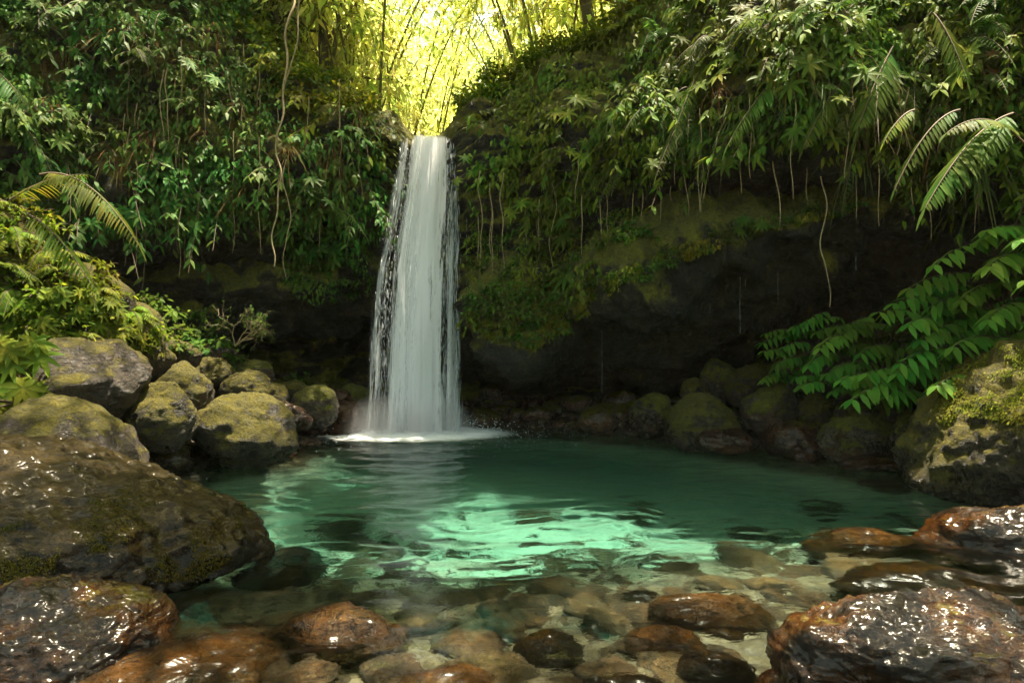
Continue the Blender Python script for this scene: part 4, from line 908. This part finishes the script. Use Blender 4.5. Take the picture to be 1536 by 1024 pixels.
# splash drops near the foot
n = 2600; an = r.uniform(0, 6.283, n); rr_ = np.abs(r.normal(size=n))*.75; c_ = np.stack([.0+rr_*np.cos(an)*1.2, -.05+rr_*np.sin(an)*.6, np.abs(r.normal(size=n))*.28*np.exp(-rr_*.8)], -1)
V, F_ = ico(1); w_ = r.uniform(.003, .010, n); VV = (c_[:, None]+V[None]*w_[:, None, None]).reshape(-1, 3); FF = (F_[None]+(np.arange(n)*len(V))[:, None, None]).reshape(-1, 3)
mb = MB(); mb.add(VV, FF); d = mb.build('splash_drops', M['droplet'], fall); d['kind'] = 'stuff'
# foam on the pool
t = NT('foam'); tc = t.n('ShaderNodeUVMap').outputs[0]; s = t.n('ShaderNodeSeparateXYZ', {0: tc}); geo = t.n('ShaderNodeNewGeometry').outputs['Position']
rad = t.n('ShaderNodeVectorMath', {0: tc}, operation='LENGTH').outputs['Value']
fn = t.noise(t.n('ShaderNodeVectorMath', {0: geo, 1: (5, 9, 5)}, operation='MULTIPLY').outputs[0], 1, 8, .7, 1.)
al = t.math('MULTIPLY', t.mapr(t.math('SUBTRACT', t.math('ADD', fn, .42), t.math('MULTIPLY', rad, .7)), .10, .42), t.mapr(rad, .98, .6))
dfm = t.n('ShaderNodeBsdfPrincipled', {'Base Color': (.92, .95, .97, 1), 'Roughness': .6, 'Normal': t.bump(fn, 1, .04)}).outputs[0]
fm = t.done(t.n('ShaderNodeMixShader', {0: t.math('MULTIPLY', al, .95), 1: t.n('ShaderNodeBsdfTransparent').outputs[0], 2: dfm}).outputs[0])
fr_ = np.linspace(0, 1, 60); fa = np.linspace(0, 6.2832, 120); FR, FA = np.meshgrid(fr_, fa, indexing='ij')
fx_ = FR*np.cos(FA)*2.0; fy_ = FR*np.sin(FA)*1.2
qq = np.stack([fx_.ravel()*5, fy_.ravel()*7, 0*fx_.ravel()], 1)
fz = (np.exp(-(FR/.45)**2)*.10+.028)+(fbm(qq, 4)*.035).reshape(FR.shape)*(1-FR*.7)
o = mesh_obj('foam', np.stack([fx_-.12, fy_-.32, fz], -1).reshape(-1, 3), grid_faces(60, 120), fm, fall, uv=np.stack([FR*np.cos(FA), FR*np.sin(FA)], -1).reshape(-1, 2)); o['kind'] = 'stuff'
# spray hanging over the foot of the fall
t = NT('spray_mist'); tc = t.n('ShaderNodeTexCoord').outputs['Object']; gr = t.n('ShaderNodeTexGradient', {'Vector': tc}, gradient_type='SPHERICAL').outputs['Fac']
V, F_ = ico(3); dn = t.math('MULTIPLY', t.math('POWER', gr, 1.3), 5.5)
mo = mesh_obj('mist', V, F_, t.m); mo.location = (-1.75, 11.45, .1); mo.scale = (1.25, .6, .75)
t.t.links.new(t.n('ShaderNodeVolumePrincipled', {'Color': (.93, .95, 1, 1), 'Density': dn, 'Anisotropy': .3}).outputs[0], t.out.inputs['Volume']); tag(mo, 'spray mist hanging over the foot of the waterfall', kind='stuff')

# white flecks near the fall, modelled in place of light glints on the water
r = np.random.default_rng(12); n = 500; an = r.uniform(math.pi*.9, math.pi*2.1, n); rr_ = .9+np.abs(r.normal(size=n))*1.5; V, F_ = ico(1)
c_ = np.stack([-.1+rr_*np.cos(an)*1.3, -.3+rr_*np.sin(an)*.9, np.full(n, .012)], -1); w_ = r.uniform(.004, .014, n)*np.exp(-rr_*.25)
VV = (c_[:, None]+V[None]*w_[:, None, None]*np.array([1.6, 1, .35])).reshape(-1, 3); mb = MB(); mb.add(VV, (F_[None]+(np.arange(n)*len(V))[:, None, None]).reshape(-1, 3)); d = mb.build('glint_flecks', M['droplet'], fall); d['kind'] = 'stuff'
# ------------------------------------------------------------------ bamboo and trees in the ravine behind the fall
def make_bamboo(seed, mat, ncul=7, H=9, lean=.25, leaf=.22, per=20, nodes=17):
    r = np.random.default_rng(seed); root = empty('bamboo_clump')
    lb = MB()
    for k in range(ncul):
        a = r.uniform(0, 6.28); d = np.array([math.cos(a)*lean*r.uniform(.3, 1.4), math.sin(a)*lean*r.uniform(.3, 1.4), 1]); h = H*r.uniform(.7, 1.1)
        b = np.array([math.cos(a), math.sin(a), 0])*r.uniform(.05, .5); t = np.linspace(0, 1, 14)[:, None]
        pts = b+unit(d)*h*t+np.array([math.cos(a), math.sin(a), -.35])*h*.22*t**3; mb = MB(); tube(mb, pts, .035, .010, 6)
        m = nodes
        for j in range(m):
            tt = r.uniform(.18, 1)*13; i = min(12, int(tt)); p = pts[i]+(pts[i+1]-pts[i])*(tt-i); aa = r.uniform(0, 6.28); L = r.uniform(.5, 1.5)
            br = arc(p, (math.cos(aa), math.sin(aa), r.uniform(-.1, .7)), L, .5, 6); tube(mb, br, .009, .004, 3)
            q = r.integers(1, 6, per); D = (br[-1]-br[0])*.5+r.normal(size=(per, 3))*.55-UP*.45
            leaves(lb, br[q]+r.normal(size=(per, 3))*.10, D, UP+r.normal(size=(per, 3))*.4, leaf*r.uniform(.6, 1.3, per), leaf*.24, .3, .15)
        mb.build('culm', M['culm'], root)
    lb.build('foliage', M[mat], root); return root
def make_tree(seed, mat, H=9, crown=3.2, n=2600, leaf=.24, name='tree'):
    r = np.random.default_rng(seed); root = empty(name); tb = MB(); lb = MB()
    t = np.linspace(0, 1, 9)[:, None]; tp = np.array([0, 0, 0.])+t*np.array([r.uniform(-.8, .8), r.uniform(-.8, .8), H*.75])+np.cumsum(r.normal(size=(9, 3))*.06, 0); tp[0] = 0
    tube(tb, tp, .17, .07, 8)
    cl = []
    for k in range(16):
        i = r.integers(3, 9); a = r.uniform(0, 6.28); L = crown*r.uniform(.4, 1.0); br = arc(tp[i], (math.cos(a), math.sin(a), r.uniform(.15, 1.1)), L, .2, 7)+np.cumsum(r.normal(size=(7, 3))*.05, 0); tube(tb, br, .05, .012, 5); cl += [br[3], br[5], br[6]]
    cl = np.array(cl); m = n//len(cl)
    for c in cl:
        s = r.uniform(.35, .75); o = r.normal(size=(m, 3))*s*np.array([1, 1, .6]); D = unit(o)+r.normal(size=(m, 3))*.5-UP*.35
        leaves(lb, c+o, D, UP+r.normal(size=(m, 3))*.35, leaf*r.uniform(.6, 1.3, m), leaf*.42, .25, .2)
    tb.build('trunk', M['bark'], root); lb.build('crown', M[mat], root); return root
def sh(x, y): return float(slope_h(np.array([[x]]), np.array([[y]]))[0][0, 0])
def plant_at(proto, px, d, s, label, cat, group, dz=-.2):
    x = (px-768)/1024*d; o = copy_tree(proto) if used.get(proto.name) else proto; used[proto.name] = True
    o.location = (x, d, sh(x, d)+dz); o.rotation_euler = (0, 0, random.uniform(0, 6.28)); sc = s*random.uniform(.9, 1.1); o.scale = (sc, sc, sc); tag(o, label, cat, group); return o
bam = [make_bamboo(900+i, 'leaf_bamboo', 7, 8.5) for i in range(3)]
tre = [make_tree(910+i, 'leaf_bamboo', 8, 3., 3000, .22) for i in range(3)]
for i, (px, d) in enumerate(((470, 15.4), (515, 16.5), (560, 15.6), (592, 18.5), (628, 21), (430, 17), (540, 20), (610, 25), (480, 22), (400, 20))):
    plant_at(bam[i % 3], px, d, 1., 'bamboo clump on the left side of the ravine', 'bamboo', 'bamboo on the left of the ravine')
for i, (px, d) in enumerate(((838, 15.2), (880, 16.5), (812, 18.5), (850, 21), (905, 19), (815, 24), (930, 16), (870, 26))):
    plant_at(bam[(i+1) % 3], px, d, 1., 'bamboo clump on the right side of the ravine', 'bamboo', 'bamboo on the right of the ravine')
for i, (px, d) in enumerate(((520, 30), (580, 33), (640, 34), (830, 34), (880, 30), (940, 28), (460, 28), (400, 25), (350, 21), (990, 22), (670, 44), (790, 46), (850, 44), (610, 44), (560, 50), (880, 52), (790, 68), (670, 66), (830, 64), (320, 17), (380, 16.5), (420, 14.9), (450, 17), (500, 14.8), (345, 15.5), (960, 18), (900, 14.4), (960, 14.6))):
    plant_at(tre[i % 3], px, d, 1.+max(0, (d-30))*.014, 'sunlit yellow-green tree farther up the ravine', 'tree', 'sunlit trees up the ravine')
# bright undergrowth on the banks of the stream
ub = MB(); r = np.random.default_rng(5); n = 15000
yy = 14.4+r.random(n)**1.4*16; xc = -1.65+.055*(yy-12.5); sd = np.where(r.random(n) < .5, 1, -1); xx = xc+sd*(.75+np.abs(r.normal(size=n))*2.6)
zz = slope_h(xx[None], yy[None])[0][0]+.0; kk = fbm(np.stack([xx*.8, yy*.8, 0*xx], 1), 2)
zz = zz+r.random(n)*(.35+.9*np.clip(kk+.3, 0, 1.2))
leaves(ub, np.stack([xx, yy, zz], 1), np.c_[r.normal(size=n), r.normal(size=n)-.4, r.normal(size=n)*.5-.2], UP+r.normal(size=(n, 3))*.3, .17*r.uniform(.6, 1.4, n), .07, .3, .2)
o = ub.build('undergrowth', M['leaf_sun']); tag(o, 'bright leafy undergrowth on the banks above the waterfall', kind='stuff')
# shrubs on the crest of the cliff beside the notch
crest = [make_creeper(950+i, 'leaf_sun', 9, .16, .9) for i in range(3)]
for i in range(46):
    px = random.choice([random.uniform(390, 590), random.uniform(390, 590), random.uniform(700, 960)]); py0 = np.interp(px, [390, 440, 510, 566, 592, 690, 705, 760, 800, 850, 920, 1000], [55, 140, 182, 205, 216, 216, 188, 175, 155, 135, 100, 45]); dd = np.interp(px, [390, 510, 592, 690, 800, 920, 1000], [11.7, 12.6, 12.9, 12.9, 12.3, 11.6, 11.1])+random.uniform(.1, 1.2)
    z = P(px, py0-6, dd-.4)[2]; o = put(crest[i % 3], ((px-768)/1024*dd, dd, z-.15+.1*random.random()), (random.uniform(-.5, .5), -1, 0), random.uniform(.7, 1.2), 'sunlit shrub on the crest beside the notch of the waterfall', 'shrub', 'sunlit shrubs on the crest')

# ------------------------------------------------------------------ unseen trees on the gorge rims, crowns shaped to shade and dapple the pool
OPEN = [(.6, 8.4, -.8, 1.7, 1.0), (1.6, 8.5, -.3, .6, .4), (-.8, 6.7, -.3, 1.4, .6), (1.9, 5.2, 0, 1.2, .5), (2.4, 7.2, -.8, 1.1, .6), (2.9, 6.0, 0, .6, .25), (1.3, 4.2, 0, .6, .35), (.5, 12.3, 6, 1.2, .8), (1.8, 11.8, 6.8, 1, .8), (-3.5, 12, 6.3, 1.2, .8), (-5, 11.3, 7, 1.3, 1), (4.5, 9.3, 6, 1, .5), (6, 8.2, 5.6, .8, .5), (-5, 10.3, 5, 1.2, .6), (-3.4, 11.2, 4.5, .8, .5), (-.95, 3.85, 0, .5, .3), (-1.8, 3.5, 0, .6, .3), (-3.6, 5.3, .6, .7, .3),
        (-4.2, 8.6, .7, 1.6, 1.6), (-5.6, 8.0, 2.4, 1.7, 1.2), (-5.0, 7.0, 1., 1., .8), (1.95, 3.4, .35, .5, .25), (2.8, 10.2, .6, .6, .4), (-1.6, 12.2, 4., 1., 1.), (-1.6, 11.7, 1., 1., .8), (3.0, 8.6, 4.6, .6, .5), (4.0, 6.6, 3.5, .5, .4), (5.0, 7.3, 1.4, .9, .5), (5.2, 8.2, 2., 1., .7), (4.0, 8.9, 1., .9, .5), (.9, 11.4, 2.9, .5, .4)]
def opened(c):  # crowns keep clear of the sun's path to chosen lit patches
    for x, y, z, rx, ry in OPEN:
        k = (c[2]-z)/SUN.z; qx, qy = c[0]-SUN.x*k, c[1]-SUN.y*k
        if ((qx-x)/(rx+.32))**2+((qy-y)/(ry+.32))**2 < 1: return True
    return False
r = np.random.default_rng(31)
for k, (bx, by, ends) in enumerate((((-10.5, 9.5), 0, None), ((10.5, 8.5), 0, None), ((-8.6, 1.5), 0, None), ((8.8, 2.0), 0, None))):
    (tx, ty) = bx; root = empty('shade_tree', (tx, ty, 3.)); tb = MB(); lb = MB(); cl = []
    tr_ = np.array([[0, 0, -1.5], [.1, 0, 2], [0, .1, 4.5], [0, 0, 7]]); tube(tb, np.stack([np.interp(np.linspace(0, 3, 12), range(4), tr_[:, i]) for i in range(3)], 1), .28, .15, 8)
    for j in range((62, 140, 70, 70)[k]):
        for _ in range(30):
            c = np.array([r.uniform((-9 if ty > 5 else -5) if tx < 0 else -.5, .5 if tx < 0 else (9 if ty > 5 else 5)), r.uniform(7.5, 13.2) if ty > 5 else r.uniform(1.5, 8.5), r.uniform(9.6, 12.2)])
            if not opened(c): break
        else: continue
        cl.append(c-np.array([tx, ty, 3.]))
    if k < 2:      # boughs added to keep the left and middle water in shade
        for x, y, rx, ry, m_ in ((-2.3, 8.0, .7, 1.2, 16), (-1.9, 4.7, .6, .6, 9), (-1.4, 9.6, .9, .7, 10)) if k == 0 else ((4.8, 7.0, .7, 1., 10),):
            for j in range(m_):
                zc = r.uniform(9.8, 11.8); c = np.array([x+r.uniform(-rx, rx), y+r.uniform(-ry, ry), 0])+np.array(SUN[:])/SUN.z*zc
                if not opened(c): cl.append(c-np.array([tx, ty, 3.]))
    cl = np.array(cl)
    for c in cl[::4]:
        mid = np.array([c[0]*.45, c[1]*.45, 6.5]); t = np.linspace(0, 1, 10)[:, None]; tube(tb, (1-t)**2*np.array([0, 0, 5.5])+2*t*(1-t)*mid+t*t*c, .06, .015, 5)
    for c in cl:
        m = 46; o = r.normal(size=(m, 3))*np.array([.34, .34, .16]); D = unit(o)+r.normal(size=(m, 3))*.5-UP*.2; leaves(lb, c+o, D, UP+r.normal(size=(m, 3))*.3, .24*r.uniform(.7, 1.3, m), .11, .2, .2)
    tb.build('trunk', M['bark'], root); lb.build('crown', M['leaf_l'], root)
    tag(root, ['unseen tree on the left rim, its crown shaped to shade the pool', 'unseen tree on the right rim, its crown shaped to shade the pool', 'unseen tree on the near left slope, its crown shaped to shade the water', 'unseen tree on the near right slope, its crown shaped to shade the water'][k], 'tree')
# ------------------------------------------------------------------ camera, light, sky
cam = bpy.data.cameras.new('camera'); cam.lens = 24; cam.sensor_width = 36; cam.clip_end = 500; cam.clip_start = .05
co = link(bpy.data.objects.new('camera', cam)); co.location = (0, 0, CAMZ); co.rotation_euler = (R(90), 0, 0); scene.camera = co
sl = bpy.data.lights.new('sun', 'SUN'); sl.energy = 5; sl.angle = R(.9); sl.color = (1, .88, .66)
so = link(bpy.data.objects.new('sun', sl)); so.rotation_euler = SUN.to_track_quat('Z', 'Y').to_euler(); so.location = (0, 0, 30)
sl.cycles.use_multiple_importance_sampling = False
world = bpy.data.worlds.new('World'); scene.world = world; world.use_nodes = True
wn = world.node_tree; bg = wn.nodes['Background']; sky = wn.nodes.new('ShaderNodeTexSky'); sky.sky_type = 'NISHITA'; sky.sun_disc = False
sky.sun_elevation = math.asin(SUN.z); sky.sun_rotation = math.atan2(SUN.x, SUN.y); sky.air_density = 1.; sky.dust_density = 2.5
tint = wn.nodes.new('ShaderNodeMix'); tint.data_type = 'RGBA'; tint.blend_type = 'MULTIPLY'; tint.inputs[0].default_value = 1; tint.inputs[7].default_value = (1, .91, .52, 1)
wn.links.new(sky.outputs[0], tint.inputs[6]); wn.links.new(tint.outputs[2], bg.inputs[0]); bg.inputs[1].default_value = .15
scene.view_settings.view_transform = 'Standard'; scene.view_settings.look = 'None'; scene.view_settings.exposure = 2.2; scene.view_settings.gamma = 1
c = scene.cycles; c.max_bounces = 9; c.transparent_max_bounces = 24; c.transmission_bounces = 8; c.diffuse_bounces = 3; c.glossy_bounces = 3; c.volume_bounces = 1
c.caustics_refractive = True; c.caustics_reflective = False; c.sample_clamp_indirect = 4; c.sample_clamp_direct = 0; c.blur_glossy = .3
c.use_denoising = True; c.adaptive_threshold = .02
try: c.denoiser = 'OPENIMAGEDENOISE'
except Exception: pass


# the air of the gorge
t = NT('haze_air'); hb = np.array([[x, y, z] for x in (-60, 60) for y in (-34, 96) for z in (-5, 48)], float)
hz = mesh_obj('haze', hb, [[0, 1, 3, 2], [4, 6, 7, 5], [0, 4, 5, 1], [2, 3, 7, 6], [0, 2, 6, 4], [1, 5, 7, 3]], t.m, smooth=False)
t.t.links.new(t.n('ShaderNodeVolumePrincipled', {'Color': (.97, .97, .92, 1), 'Density': .0003, 'Anisotropy': .2}).outputs[0], t.out.inputs['Volume']); tag(hz, 'thin luminous haze filling the gorge', kind='stuff')
